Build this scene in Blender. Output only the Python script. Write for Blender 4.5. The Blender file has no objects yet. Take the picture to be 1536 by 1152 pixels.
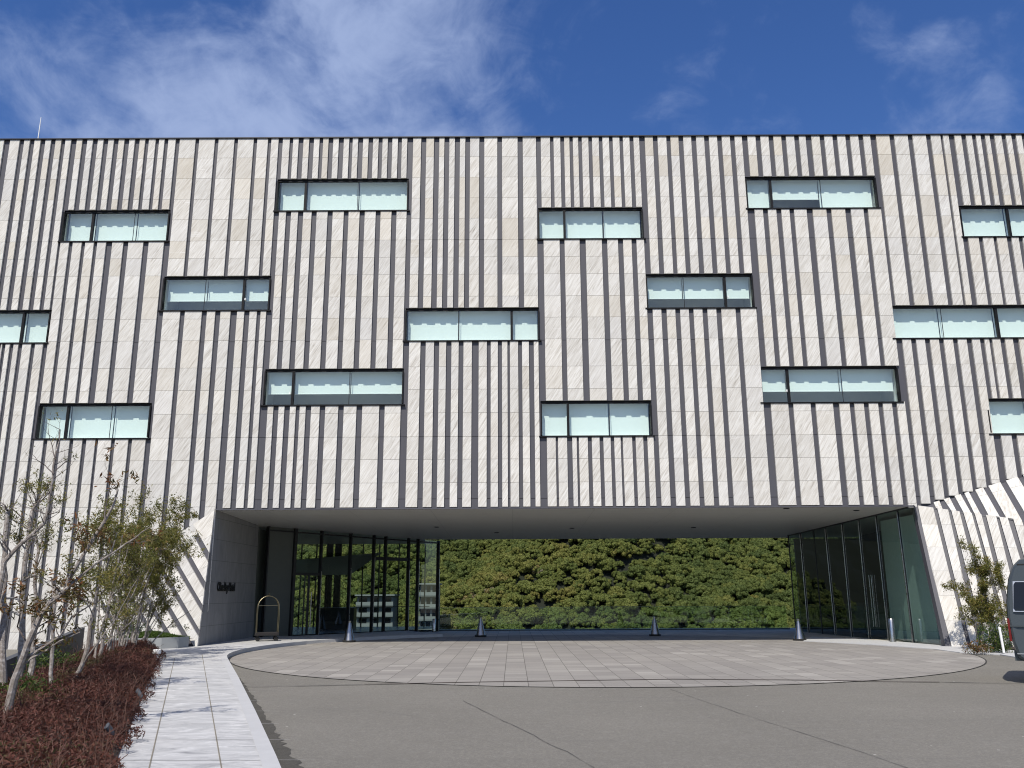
import bpy, bmesh, math, random
import numpy as np
from mathutils import Vector, Matrix

# ------------------------------------------------------------------ camera, sky, sun, exposure
SC = bpy.context.scene
COL = SC.collection
F_PX, W_PX, H_PX = 1287.0, 1536.0, 1152.0
TILT = math.atan(314.0/1287.0); ROLL = math.radians(-0.3); CZ = 1.8
cam_d = bpy.data.cameras.new('camera'); cam = bpy.data.objects.new('camera', cam_d); COL.objects.link(cam)
cam_d.sensor_width = 36.0; cam_d.lens = 36.0*F_PX/W_PX; cam_d.clip_start = 0.1; cam_d.clip_end = 3000
_ct, _st, _cr, _sr = math.cos(TILT), math.sin(TILT), math.cos(ROLL), math.sin(ROLL)
_R = Vector((1, 0, 0)); _U = Vector((0, -_st, _ct)); _Fw = Vector((0, _ct, _st))
_X = _R*_cr + _U*_sr; _Y = _U*_cr - _R*_sr
cam.matrix_world = Matrix(((_X.x, _Y.x, -_Fw.x, 0), (_X.y, _Y.y, -_Fw.y, 0), (_X.z, _Y.z, -_Fw.z, CZ), (0, 0, 0, 1)))
SC.camera = cam

SUN_DIR = Vector((0.30, 1.0, -1.34)).normalized()          # direction the light travels
SUN_STRENGTH, SKY_STRENGTH, EXPOSURE = 4.75, 0.085, 0.0
world = bpy.data.worlds.new('World'); SC.world = world; world.use_nodes = True
SUN_EL = math.asin(-SUN_DIR.z); SUN_AZ = math.atan2(-SUN_DIR.x, -SUN_DIR.y)
def build_world():
    nt = world.node_tree; nt.nodes.clear(); N = nt.nodes.new; L = nt.links.new
    out = N('ShaderNodeOutputWorld'); bg = N('ShaderNodeBackground'); bg.inputs[1].default_value = SKY_STRENGTH
    sky = N('ShaderNodeTexSky'); sky.sky_type = 'NISHITA'; sky.sun_disc = False
    sky.sun_elevation = SUN_EL; sky.sun_rotation = SUN_AZ; sky.air_density = 1.0; sky.dust_density = 0.6; sky.ozone_density = 3.0
    tc = N('ShaderNodeTexCoord')
    hs = N('ShaderNodeHueSaturation'); hs.inputs['Hue'].default_value = 0.514; hs.inputs['Saturation'].default_value = 1.26; hs.inputs['Value'].default_value = 1.50
    L(sky.outputs[0], hs.inputs['Color'])
    # thin cloud in the sky itself, laid out over the direction vector
    mp = N('ShaderNodeMapping'); mp.inputs['Scale'].default_value = (1.0, 1.0, 1.25); mp.inputs['Location'].default_value = (3.1, 0.4, 1.7)
    L(tc.outputs['Generated'], mp.inputs[0])
    n1 = N('ShaderNodeTexNoise'); n1.inputs['Scale'].default_value = 5.2; n1.inputs['Detail'].default_value = 10; n1.inputs['Roughness'].default_value = 0.58
    n1.inputs['Distortion'].default_value = 0.45
    L(mp.outputs[0], n1.inputs['Vector'])
    def spot(d, lo, hi, gain):
        v = N('ShaderNodeVectorMath'); v.operation = 'DOT_PRODUCT'; dn = Vector(d).normalized()
        L(tc.outputs['Generated'], v.inputs[0]); v.inputs[1].default_value = dn
        m = N('ShaderNodeMapRange'); m.interpolation_type = 'SMOOTHSTEP'
        m.inputs['From Min'].default_value = lo; m.inputs['From Max'].default_value = hi
        m.inputs['To Min'].default_value = 0; m.inputs['To Max'].default_value = gain
        L(v.outputs['Value'], m.inputs['Value']); return m.outputs[0]
    def add(a, b):
        m = N('ShaderNodeMath'); m.operation = 'ADD'; L(a, m.inputs[0]); L(b, m.inputs[1]); return m.outputs[0]
    n2 = N('ShaderNodeTexNoise'); n2.inputs['Scale'].default_value = 17.0; n2.inputs['Detail'].default_value = 8; n2.inputs['Roughness'].default_value = 0.6; n2.inputs['Distortion'].default_value = 0.6
    L(mp.outputs[0], n2.inputs['Vector'])
    ma = N('ShaderNodeMath'); ma.operation = 'MULTIPLY_ADD'; L(n1.outputs[0], ma.inputs[0]); ma.inputs[1].default_value = 1.15; ma.inputs[2].default_value = -0.31
    mb_ = N('ShaderNodeMath'); mb_.operation = 'MULTIPLY_ADD'; L(n2.outputs[0], mb_.inputs[0]); mb_.inputs[1].default_value = 0.46; L(ma.outputs[0], mb_.inputs[2])
    s = mb_.outputs[0]
    s = add(s, spot((-0.32, 0.78, 0.57), 0.955, 0.999, 0.18))
    s = add(s, spot((-0.16, 0.86, 0.50), 0.972, 0.999, 0.14))
    s = add(s, spot((-0.09, 0.78, 0.66), 0.990, 0.999, 0.05))
    s = add(s, spot((-0.43, 0.78, 0.47), 0.985, 0.999, 0.08))
    s = add(s, spot((0.46, 0.74, 0.50), 0.985, 0.999, 0.0))
    s = add(s, spot((-0.1, -1.0, 0.30), 0.35, 0.9, 0.30))
    rp = N('ShaderNodeMapRange'); rp.interpolation_type = 'SMOOTHSTEP'
    rp.inputs['From Min'].default_value = 0.50; rp.inputs['From Max'].default_value = 1.02
    rp.inputs['To Min'].default_value = 0.0; rp.inputs['To Max'].default_value = 0.78
    L(s, rp.inputs['Value'])
    mx = N('ShaderNodeMixRGB'); L(rp.outputs[0], mx.inputs[0]); L(hs.outputs[0], mx.inputs[1])
    mx.inputs[2].default_value = (5.0, 6.2, 9.3, 1)
    L(mx.outputs[0], bg.inputs[0]); L(bg.outputs[0], out.inputs[0])
build_world()
sun_d = bpy.data.lights.new('sun', 'SUN'); sun_d.energy = SUN_STRENGTH; sun_d.angle = math.radians(0.55); sun_d.color = (1.0, 0.945, 0.86)
sun = bpy.data.objects.new('sun', sun_d); COL.objects.link(sun); sun.rotation_euler = SUN_DIR.to_track_quat('-Z', 'Y').to_euler(); sun.location = (-10, -30, 40)
SC.view_settings.view_transform = 'Standard'; SC.view_settings.look = 'None'
SC.view_settings.exposure = EXPOSURE; SC.view_settings.gamma = 1.0
SC.render.engine = 'CYCLES'
SC.cycles.filter_width = 1.1; SC.cycles.max_bounces = 10; SC.cycles.transparent_max_bounces = 24

rng = random.Random(11); nrng = np.random.default_rng(7)

# ------------------------------------------------------------------ measuring: a photo point back onto a real plane
def ray(px, py):
    u = (px-768)/F_PX; v = -(py-576)/F_PX
    a = u*_cr - v*_sr; b = u*_sr + v*_cr
    return Vector((a, _ct-b*_st, _st+b*_ct))
def onY(px, py, Y):
    r = ray(px, py); t = Y/r.y; return Vector((r.x*t, Y, CZ+r.z*t))
def onZ(px, py, Z=0.0):
    r = ray(px, py); t = (Z-CZ)/r.z; return Vector((r.x*t, r.y*t, Z))
def onP(px, py, p0, n):
    r = ray(px, py); c = Vector((0, 0, CZ)); t = (p0-c).dot(n)/r.dot(n); return c + r*t
def proj(p):
    q = Vector(p)-Vector((0, 0, CZ)); d = q.dot(_Fw); return 768+q.dot(_X)/d*F_PX, 576-q.dot(_Y)/d*F_PX

# ------------------------------------------------------------------ object helpers
def tag(o, label=None, cat=None, group=None, kind=None):
    if label: o['label'] = label
    if cat: o['category'] = cat
    if group: o['group'] = group
    if kind: o['kind'] = kind
    return o
def empty(name, loc=(0, 0, 0), rz=0.0, parent=None):
    o = bpy.data.objects.new(name, None); COL.objects.link(o); o.location = loc; o.rotation_euler = (0, 0, rz)
    o.empty_display_size = 0.2
    if parent: o.parent = parent
    return o
class MB:
    """collects faces (with one float per face) and links them as one mesh object"""
    def __init__(s): s.v = []; s.f = []; s.t = []
    def face(s, pts, tone=0.5):
        i = len(s.v); s.v += [tuple(p) for p in pts]; s.f.append(tuple(range(i, i+len(pts)))); s.t.append(tone)
    def box(s, a, b, tone=0.5, skip=''):
        (x0, y0, z0), (x1, y1, z1) = a, b
        if 'f' not in skip: s.face([(x0, y0, z0), (x1, y0, z0), (x1, y0, z1), (x0, y0, z1)], tone)
        if 'b' not in skip: s.face([(x1, y1, z0), (x0, y1, z0), (x0, y1, z1), (x1, y1, z1)], tone)
        if 'l' not in skip: s.face([(x0, y1, z0), (x0, y0, z0), (x0, y0, z1), (x0, y1, z1)], tone)
        if 'r' not in skip: s.face([(x1, y0, z0), (x1, y1, z0), (x1, y1, z1), (x1, y0, z1)], tone)
        if 't' not in skip: s.face([(x0, y0, z1), (x1, y0, z1), (x1, y1, z1), (x0, y1, z1)], tone)
        if 'd' not in skip: s.face([(x0, y1, z0), (x1, y1, z0), (x1, y0, z0), (x0, y0, z0)], tone)
    def slab(s, front, back_vec, tone=0.5):
        fr = [Vector(p) for p in front]; bk = [p+back_vec for p in fr]
        s.face(fr, tone); n = len(fr)
        for i in range(n):
            j = (i+1) % n; s.face([fr[j], fr[i], bk[i], bk[j]], tone)
    def prism(s, pts, z0, z1, tone=0.5, bottom=True):
        n = len(pts); up = [(p[0], p[1], z1) for p in pts]; dn = [(p[0], p[1], z0) for p in pts]
        s.face(up, tone)
        if bottom: s.face(dn[::-1], tone)
        for i in range(n):
            j = (i+1) % n; s.face([dn[i], dn[j], up[j], up[i]], tone)
    def bar(s, a, b, w, d, side=Vector((1, 0, 0)), tone=0.5):
        a = Vector(a); b = Vector(b); ax = (b-a).normalized(); u = (side-ax*side.dot(ax)).normalized(); v = ax.cross(u)
        c = [u*w/2+v*d/2, -u*w/2+v*d/2, -u*w/2-v*d/2, u*w/2-v*d/2]
        A = [a+k for k in c]; B = [b+k for k in c]
        s.face(A, tone); s.face(B[::-1], tone)
        for i in range(4):
            j = (i+1) % 4; s.face([A[j], A[i], B[i], B[j]], tone)
    def tube(s, pts, radii, n=8, tone=0.5, cap=True):
        pts = [Vector(p) for p in pts]; rings = []; m = len(pts)
        ref = Vector((0.3, 0.9, 0.2)).normalized()
        for k in range(m):
            t = (pts[min(k+1, m-1)]-pts[max(k-1, 0)])
            t = t.normalized() if t.length > 1e-7 else Vector((0, 0, 1))
            u = t.cross(ref)
            if u.length < 0.15: u = t.cross(Vector((1, 0, 0)))
            u.normalize(); v = t.cross(u)
            i0 = len(s.v)
            for q in range(n):
                a = 2*math.pi*q/n; p = pts[k]+(u*math.cos(a)+v*math.sin(a))*radii[k]; s.v.append(tuple(p))
            rings.append(i0)
        for k in range(m-1):
            for q in range(n):
                r = (q+1) % n
                s.f.append((rings[k]+q, rings[k]+r, rings[k+1]+r, rings[k+1]+q)); s.t.append(tone)
        if cap:
            s.f.append(tuple(rings[0]+q for q in range(n))[::-1]); s.t.append(tone)
            s.f.append(tuple(rings[-1]+q for q in range(n))); s.t.append(tone)
    def lathe(s, prof, c=(0, 0, 0), n=32, tone=0.5):
        i0 = len(s.v); m = len(prof)
        for r, z in prof:
            for q in range(n):
                a = 2*math.pi*q/n; s.v.append((c[0]+r*math.cos(a), c[1]+r*math.sin(a), c[2]+z))
        for k in range(m-1):
            for q in range(n):
                r = (q+1) % n; s.f.append((i0+k*n+q, i0+k*n+r, i0+(k+1)*n+r, i0+(k+1)*n+q)); s.t.append(tone)
        s.f.append(tuple(i0+q for q in range(n))[::-1]); s.t.append(tone)
        s.f.append(tuple(i0+(m-1)*n+q for q in range(n))); s.t.append(tone)
    def build(s, name, mat, parent=None, smooth=False, bevel=0.0, world_to=None):
        me = bpy.data.meshes.new(name)
        v = s.v
        if world_to is not None: v = [tuple(Vector(p)-Vector(world_to)) for p in v]
        me.from_pydata(v, [], s.f)
        at = me.attributes.new('tone', 'FLOAT', 'FACE'); at.data.foreach_set('value', s.t)
        me.materials.append(mat)
        if smooth: me.polygons.foreach_set('use_smooth', [True]*len(s.f))
        o = bpy.data.objects.new(name, me); COL.objects.link(o)
        if parent: o.parent = parent
        if smooth:
            bm = bmesh.new(); bm.from_mesh(me); bmesh.ops.remove_doubles(bm, verts=bm.verts, dist=1e-5)
            bmesh.ops.recalc_face_normals(bm, faces=bm.faces)
            for e in bm.edges:
                if len(e.link_faces) == 2 and e.calc_face_angle(0) > math.radians(38): e.smooth = False
            bm.to_mesh(me); bm.free()
        if bevel:
            b = o.modifiers.new('bevel', 'BEVEL'); b.width = bevel; b.segments = 2; b.limit_method = 'ANGLE'
        return o
def quads_object(name, C, U, V, tones, mat, parent=None):
    """many small leaf faces, numpy fast"""
    n = len(C); P = np.stack([C-U-V*0.15, C-V*0.5+U*0.0, C+U-V*0.1, C+V*0.55], axis=1).reshape(-1, 3).astype(np.float32)
    me = bpy.data.meshes.new(name); me.vertices.add(4*n); me.vertices.foreach_set('co', P.ravel())
    me.loops.add(4*n); me.loops.foreach_set('vertex_index', np.arange(4*n, dtype=np.int32))
    me.polygons.add(n); me.polygons.foreach_set('loop_start', np.arange(0, 4*n, 4, dtype=np.int32))
    me.polygons.foreach_set('loop_total', np.full(n, 4, dtype=np.int32))
    at = me.attributes.new('tone', 'FLOAT', 'FACE'); at.data.foreach_set('value', np.asarray(tones, dtype=np.float32))
    me.update(calc_edges=True); me.validate(); me.materials.append(mat)
    o = bpy.data.objects.new(name, me); COL.objects.link(o)
    if parent: o.parent = parent
    return o
def rand_frames(n, length, width, up=0.3):
    d = nrng.normal(size=(n, 3)); d[:, 2] += up; d /= np.linalg.norm(d, axis=1)[:, None]
    e = nrng.normal(size=(n, 3)); e -= d*(d*e).sum(1)[:, None]; e /= np.linalg.norm(e, axis=1)[:, None]
    L = np.asarray(length).reshape(-1, 1)*nrng.uniform(0.7, 1.3, (n, 1)); Wd = np.asarray(width).reshape(-1, 1)*nrng.uniform(0.7, 1.3, (n, 1))
    return d*L*0.5, e*Wd

# ------------------------------------------------------------------ materials
def new_mat(name):
    m = bpy.data.materials.new(name); m.use_nodes = True; nt = m.node_tree; nt.nodes.clear()
    out = nt.nodes.new('ShaderNodeOutputMaterial'); return m, nt, nt.nodes.new, nt.links.new, out
def ramp(nt, src, stops):
    r = nt.nodes.new('ShaderNodeValToRGB'); e = r.color_ramp.elements
    while len(e) < len(stops): e.new(0.5)
    for k, (p, c) in enumerate(stops): e[k].position = p; e[k].color = (*c, 1) if len(c) == 3 else c
    nt.links.new(src, r.inputs[0]); return r.outputs[0]
def noise(nt, vec, scale, detail=4, rough=0.5, dist=0.0):
    n = nt.nodes.new('ShaderNodeTexNoise'); n.inputs['Scale'].default_value = scale; n.inputs['Detail'].default_value = detail
    n.inputs['Roughness'].default_value = rough; n.inputs['Distortion'].default_value = dist
    nt.links.new(vec, n.inputs['Vector']); return n.outputs[0]
def mapping(nt, vec, loc=(0, 0, 0), rot=(0, 0, 0), sc=(1, 1, 1)):
    m = nt.nodes.new('ShaderNodeMapping'); m.inputs['Location'].default_value = loc; m.inputs['Rotation'].default_value = rot; m.inputs['Scale'].default_value = sc
    nt.links.new(vec, m.inputs[0]); return m.outputs[0]
def mixc(nt, fac, a, b, mode='MIX'):
    m = nt.nodes.new('ShaderNodeMixRGB'); m.blend_type = mode
    for s, i in ((fac, 0), (a, 1), (b, 2)):
        if hasattr(s, 'is_linked'): nt.links.new(s, m.inputs[i])
        elif i == 0: m.inputs[0].default_value = s
        else: m.inputs[i].default_value = (*s, 1)
    return m.outputs[0]
def math_(nt, op, a, b=None, c=None):
    m = nt.nodes.new('ShaderNodeMath'); m.operation = op
    for i, s in enumerate((a, b, c)):
        if s is None: continue
        if hasattr(s, 'is_linked'): nt.links.new(s, m.inputs[i])
        else: m.inputs[i].default_value = s
    return m.outputs[0]
def pos(nt): return nt.nodes.new('ShaderNodeNewGeometry').outputs['Position']
def objc(nt): return nt.nodes.new('ShaderNodeTexCoord').outputs['Object']
def tone(nt, name='tone'):
    a = nt.nodes.new('ShaderNodeAttribute'); a.attribute_name = name; return a.outputs['Fac']
def principled(nt, out, color, rough=0.6, metal=0.0, bump=None, bstr=0.2, bdist=0.02, spec=0.5):
    p = nt.nodes.new('ShaderNodeBsdfPrincipled')
    for s, k in ((color, 'Base Color'), (rough, 'Roughness'), (metal, 'Metallic'), (spec, 'Specular IOR Level')):
        if hasattr(s, 'is_linked'): nt.links.new(s, p.inputs[k])
        elif k == 'Base Color': p.inputs[k].default_value = (*s, 1)
        else: p.inputs[k].default_value = s
    if bump is not None:
        b = nt.nodes.new('ShaderNodeBump'); b.inputs['Strength'].default_value = bstr; b.inputs['Distance'].default_value = bdist
        nt.links.new(bump, b.inputs['Height']); nt.links.new(b.outputs[0], p.inputs['Normal'])
    nt.links.new(p.outputs[0], out.inputs[0]); return p
def flat_mat(name, c, rough=0.6, metal=0.0, var=0.12, scale=6.0, spec=0.5):
    m, nt, N, L, out = new_mat(name)
    n = noise(nt, objc(nt), scale, 5, 0.6)
    col = mixc(nt, n, tuple(k*(1-var) for k in c), tuple(min(1, k*(1+var)) for k in c))
    r = math_(nt, 'MULTIPLY_ADD', n, 0.15, rough-0.07)
    principled(nt, out, col, r, metal, spec=spec); return m
def leaf_mat(name, stops, trans=0.25, rnd=False, rough=0.55):
    m, nt, N, L, out = new_mat(name)
    t = tone(nt)
    if rnd:
        ia = N('ShaderNodeAttribute'); ia.attribute_type = 'INSTANCER'; ia.attribute_name = 'tni'; t = math_(nt, 'ADD', math_(nt, 'MULTIPLY', ia.outputs['Fac'], 0.78), math_(nt, 'MULTIPLY', t, 0.24))
    c = ramp(nt, t, stops)
    p = N('ShaderNodeBsdfPrincipled'); p.inputs['Roughness'].default_value = rough; p.inputs['Specular IOR Level'].default_value = 0.25
    L(c, p.inputs['Base Color'])
    tr = N('ShaderNodeBsdfTranslucent'); L(c, tr.inputs[0]); mx = N('ShaderNodeMixShader'); mx.inputs[0].default_value = trans
    L(p.outputs[0], mx.inputs[1]); L(tr.outputs[0], mx.inputs[2]); L(mx.outputs[0], out.inputs[0]); return m
def glass_mat(name, tint, refl=1.0, rough=0.0):
    m, nt, N, L, out = new_mat(name)
    tr = N('ShaderNodeBsdfTransparent'); tr.inputs[0].default_value = (*tint, 1)
    gl = N('ShaderNodeBsdfGlossy'); gl.inputs['Roughness'].default_value = rough; gl.inputs[0].default_value = (0.95, 1, 0.98, 1)
    # very slight pane waviness
    b = N('ShaderNodeBump'); b.inputs['Strength'].default_value = 0.015; b.inputs['Distance'].default_value = 0.05
    L(noise(nt, pos(nt), 0.9, 2), b.inputs['Height']); L(b.outputs[0], gl.inputs['Normal'])
    fr = N('ShaderNodeFresnel'); ge = N('ShaderNodeNewGeometry')      # same reflectance from both sides of a thin pane
    L(math_(nt, 'MULTIPLY_ADD', ge.outputs['Backfacing'], 1/1.5-1.5, 1.5), fr.inputs[0])
    f = math_(nt, 'MINIMUM', math_(nt, 'MULTIPLY', fr.outputs[0], 2.0*refl), 1.0)
    mx = N('ShaderNodeMixShader'); L(f, mx.inputs[0]); L(tr.outputs[0], mx.inputs[1]); L(gl.outputs[0], mx.inputs[2])
    L(mx.outputs[0], out.inputs[0]); return m

def stone_mat(name, floor=False):
    m, nt, N, L, out = new_mat(name)
    t = tone(nt); P = pos(nt)
    vm = N('ShaderNodeVectorMath'); vm.operation = 'MULTIPLY'; vm.inputs[1].default_value = (31.0, 17.0, 47.0)
    cx = N('ShaderNodeCombineXYZ'); [L(t, cx.inputs[k]) for k in range(3)]; L(cx.outputs[0], vm.inputs[0])
    va = N('ShaderNodeVectorMath'); va.operation = 'ADD'; L(P, va.inputs[0]); L(vm.outputs[0], va.inputs[1])
    st = mapping(nt, mapping(nt, va.outputs[0], rot=(0, math.radians(58), 0)), sc=(1.5, 5.0, 21.0))
    n1 = noise(nt, st, 1.0, 8, 0.62, 0.55)
    n2 = noise(nt, mapping(nt, st, sc=(2.2, 2, 3.1)), 1.0, 6, 0.6, 0.4)
    n3 = noise(nt, va.outputs[0], 0.9, 4, 0.55)
    c = ramp(nt, n1, [(0.25, (0.33, 0.30, 0.265)), (0.40, (0.565, 0.54, 0.50)), (0.53, (0.68, 0.66, 0.625)), (0.70, (0.79, 0.78, 0.755))])
    c = mixc(nt, math_(nt, 'MULTIPLY', ramp_bw(nt, n2, 0.56, 0.72), 0.5), c, (0.40, 0.365, 0.325))
    # some stones are warmer, some greyer
    f1 = math_(nt, 'FRACT', math_(nt, 'MULTIPLY', t, 7.13))
    warm = math_(nt, 'MULTIPLY', ramp_bw(nt, f1, 0.62, 1.0), 0.42)
    z = N('ShaderNodeSeparateXYZ'); L(P, z.inputs[0])
    hz = N('ShaderNodeMapRange'); hz.inputs['From Min'].default_value = 6; hz.inputs['From Max'].default_value = 19; hz.inputs['To Min'].default_value = 0.25; hz.inputs['To Max'].default_value = 1.15
    L(z.outputs[2], hz.inputs['Value'])
    warm = math_(nt, 'MULTIPLY', warm, hz.outputs[0])
    c = mixc(nt, warm, c, (0.60, 0.53, 0.415))
    f2 = math_(nt, 'FRACT', math_(nt, 'MULTIPLY', t, 13.7))
    c = mixc(nt, math_(nt, 'MULTIPLY', ramp_bw(nt, f2, 0.7, 1.0), 0.25), c, (0.60, 0.60, 0.615))
    c = mixc(nt, math_(nt, 'MULTIPLY', ramp_bw(nt, n3, 0.45, 0.75), 0.22), c, (0.55, 0.52, 0.475))
    n4 = noise(nt, mapping(nt, va.outputs[0], rot=(0, math.radians(-38), 0), sc=(0.8, 2, 5)), 1.0, 5, 0.6, 1.2)      # a few pale cross veins
    c = mixc(nt, math_(nt, 'MULTIPLY', ramp_bw(nt, n4, 0.66, 0.72), 0.5), c, (0.82, 0.81, 0.79))
    v = math_(nt, 'MULTIPLY_ADD', math_(nt, 'FRACT', math_(nt, 'MULTIPLY', t, 3.7)), 0.14, 0.90)
    hv = N('ShaderNodeHueSaturation'); L(c, hv.inputs['Color']); L(v, hv.inputs['Value'])
    principled(nt, out, mixc(nt, 1.0, hv.outputs[0], (0.975, 0.968, 0.935), 'MULTIPLY'), 0.72, 0, math_(nt, 'ADD', n1, math_(nt, 'MULTIPLY', n2, 0.5)), 0.35, 0.012, spec=0.3)
    return m
def ramp_bw(nt, src, lo, hi):
    r = nt.nodes.new('ShaderNodeMapRange'); r.interpolation_type = 'SMOOTHSTEP'
    r.inputs['From Min'].default_value = lo; r.inputs['From Max'].default_value = hi
    nt.links.new(src, r.inputs['Value']); return r.outputs[0]

def band_mat():
    m, nt, N, L, out = new_mat('grey_metal_cladding')
    n = noise(nt, mapping(nt, pos(nt), sc=(6, 6, 0.35)), 1.0, 5, 0.6)
    n2 = noise(nt, pos(nt), 0.8, 3)
    c = mixc(nt, n, (0.070, 0.068, 0.077), (0.094, 0.091, 0.101)); c = mixc(nt, math_(nt, 'MULTIPLY', n2, 0.4), c, (0.078, 0.081, 0.095))
    principled(nt, out, c, 0.5, 0.0, spec=0.35); return m
def asphalt_mat(name, k=1.0):
    m, nt, N, L, out = new_mat(name); P = pos(nt)
    a = noise(nt, P, 0.22, 6, 0.62); b = noise(nt, P, 75, 3, 0.75); b2 = noise(nt, P, 24, 4, 0.7); g = noise(nt, mapping(nt, P, rot=(0, 0, 0.3), sc=(0.35, 2.2, 1)), 0.8, 5, 0.62); p2 = noise(nt, P, 1.1, 4, 0.6)
    c = ramp(nt, a, [(0.3, (0.180*k, 0.168*k, 0.142*k)), (0.7, (0.230*k, 0.215*k, 0.183*k))])
    c = mixc(nt, math_(nt, 'MULTIPLY', ramp_bw(nt, g, 0.52, 0.75), 0.30), c, (0.135*k, 0.129*k, 0.118*k))
    c = mixc(nt, math_(nt, 'MULTIPLY', ramp_bw(nt, p2, 0.55, 0.8), 0.30), c, (0.24*k, 0.228*k, 0.205*k))
    c = mixc(nt, math_(nt, 'MULTIPLY', ramp_bw(nt, b, 0.54, 0.72), 0.75), c, (0.36*k, 0.345*k, 0.32*k))
    c = mixc(nt, math_(nt, 'MULTIPLY', ramp_bw(nt, b, 0.47, 0.30), 0.7), c, (0.065*k, 0.062*k, 0.057*k))
    c = mixc(nt, math_(nt, 'MULTIPLY', ramp_bw(nt, b2, 0.62, 0.42), 0.40), c, (0.10*k, 0.096*k, 0.088*k))
    b3 = noise(nt, P, 7.0, 5, 0.7); c = mixc(nt, math_(nt, 'MULTIPLY', ramp_bw(nt, b3, 0.5, 0.7), 0.35), c, (0.25*k, 0.24*k, 0.215*k)); c = mixc(nt, math_(nt, 'MULTIPLY', ramp_bw(nt, b3, 0.46, 0.3), 0.30), c, (0.12*k, 0.114*k, 0.104*k))
    vo = N('ShaderNodeTexVoronoi'); vo.inputs['Scale'].default_value = 1.6; L(P, vo.inputs['Vector'])
    c = mixc(nt, math_(nt, 'MULTIPLY', math_(nt, 'LESS_THAN', vo.outputs['Distance'], 0.03), 0.8), c, (0.5, 0.48, 0.44))
    principled(nt, out, c, 0.88, 0, b, 0.6, 0.008, spec=0.25); return m
def paver_mat(name, dark=1.0):
    m, nt, N, L, out = new_mat(name); P = pos(nt)
    br = N('ShaderNodeTexBrick'); br.inputs['Scale'].default_value = 1.0; br.inputs['Brick Width'].default_value = 0.75; br.inputs['Row Height'].default_value = 0.5
    br.inputs['Mortar Size'].default_value = 0.008; br.inputs['Mortar Smooth'].default_value = 0.1; br.offset = 0.5; br.squash = 0.62; br.squash_frequency = 3; br.offset_frequency = 2
    br.inputs['Color1'].default_value = (0, 0, 0, 1); br.inputs['Color2'].default_value = (1, 1, 1, 1); br.inputs['Mortar'].default_value = (0.5, 0.5, 0.5, 1)
    tn_ = (1.03, 1.0, 0.93) if dark < 1.5 else (1.08, 1.0, 0.84)
    L(mapping(nt, P, rot=(0, 0, math.radians(90)), loc=(0.3, 0.2, 0)), br.inputs['Vector'])
    n = noise(nt, mapping(nt, P, sc=(0.6, 3.0, 1)), 3.0, 6, 0.65); n2 = noise(nt, P, 0.35, 4)
    rv = ramp(nt, br.outputs['Color'], [(0.0, (0.20*dark, 0.192*dark, 0.188*dark)), (0.5, (0.235*dark, 0.226*dark, 0.22*dark)), (0.88, (0.258*dark, 0.25*dark, 0.242*dark)), (0.97, (0.315*dark, 0.305*dark, 0.295*dark))])
    c = mixc(nt, math_(nt, 'MULTIPLY', n, 0.5), rv, (0.19*dark, 0.182*dark, 0.18*dark))
    c = mixc(nt, math_(nt, 'MULTIPLY', ramp_bw(nt, n2, 0.4, 0.7), 0.35), c, (0.285*dark, 0.275*dark, 0.262*dark))
    c = mixc(nt, br.outputs['Fac'], c, (0.10*dark, 0.095*dark, 0.09*dark)); c = mixc(nt, 1.0, c, tn_, 'MULTIPLY')
    principled(nt, out, c, 0.75, 0, math_(nt, 'MULTIPLY_ADD', br.outputs['Fac'], -1.0, math_(nt, 'MULTIPLY', n, 0.4)), 0.3, 0.008, spec=0.35); return m
def sidewalk_mat():
    m, nt, N, L, out = new_mat('pale_stone_paving'); P = pos(nt)
    n = noise(nt, mapping(nt, P, rot=(0, 0, 0.3), sc=(1.0, 2.1, 1)), 1.9, 9, 0.66, 1.3); n2 = noise(nt, P, 0.7, 4)
    c = ramp(nt, n, [(0.26, (0.22, 0.22, 0.225)), (0.40, (0.385, 0.385, 0.38)), (0.56, (0.50, 0.497, 0.485)), (0.72, (0.65, 0.645, 0.63))])
    c = mixc(nt, math_(nt, 'MULTIPLY', ramp_bw(nt, n2, 0.5, 0.75), 0.3), c, (0.45, 0.45, 0.44))
    principled(nt, out, c, 0.7, 0, n, 0.15, 0.006, spec=0.3); return m
def tile_wall_mat():
    m, nt, N, L, out = new_mat('grey_stone_wall_tiles'); P = pos(nt)
    sw = mapping(nt, P, rot=(0, math.radians(90), math.radians(90)))
    se = N('ShaderNodeSeparateXYZ'); L(P, se.inputs[0]); cb = N('ShaderNodeCombineXYZ'); L(se.outputs[1], cb.inputs[0]); L(se.outputs[2], cb.inputs[1])
    br = N('ShaderNodeTexBrick'); br.inputs['Scale'].default_value = 1.0; br.inputs['Brick Width'].default_value = 1.5; br.inputs['Row Height'].default_value = 0.75
    br.inputs['Mortar Size'].default_value = 0.006; br.offset = 0.33; br.inputs['Color1'].default_value = (0, 0, 0, 1); br.inputs['Color2'].default_value = (1, 1, 1, 1)
    L(cb.outputs[0], br.inputs['Vector'])
    n = noise(nt, mapping(nt, P, sc=(1, 2.0, 0.7)), 1.6, 7, 0.62, 0.6)
    c = ramp(nt, n, [(0.3, (0.17, 0.17, 0.172)), (0.7, (0.25, 0.25, 0.25))])
    c = mixc(nt, math_(nt, 'MULTIPLY', br.outputs['Color'], 0.3), c, (0.24, 0.24, 0.235)); c = mixc(nt, br.outputs['Fac'], c, (0.08, 0.08, 0.08))
    principled(nt, out, c, 0.65, 0, n, 0.2, 0.01); return m

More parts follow.
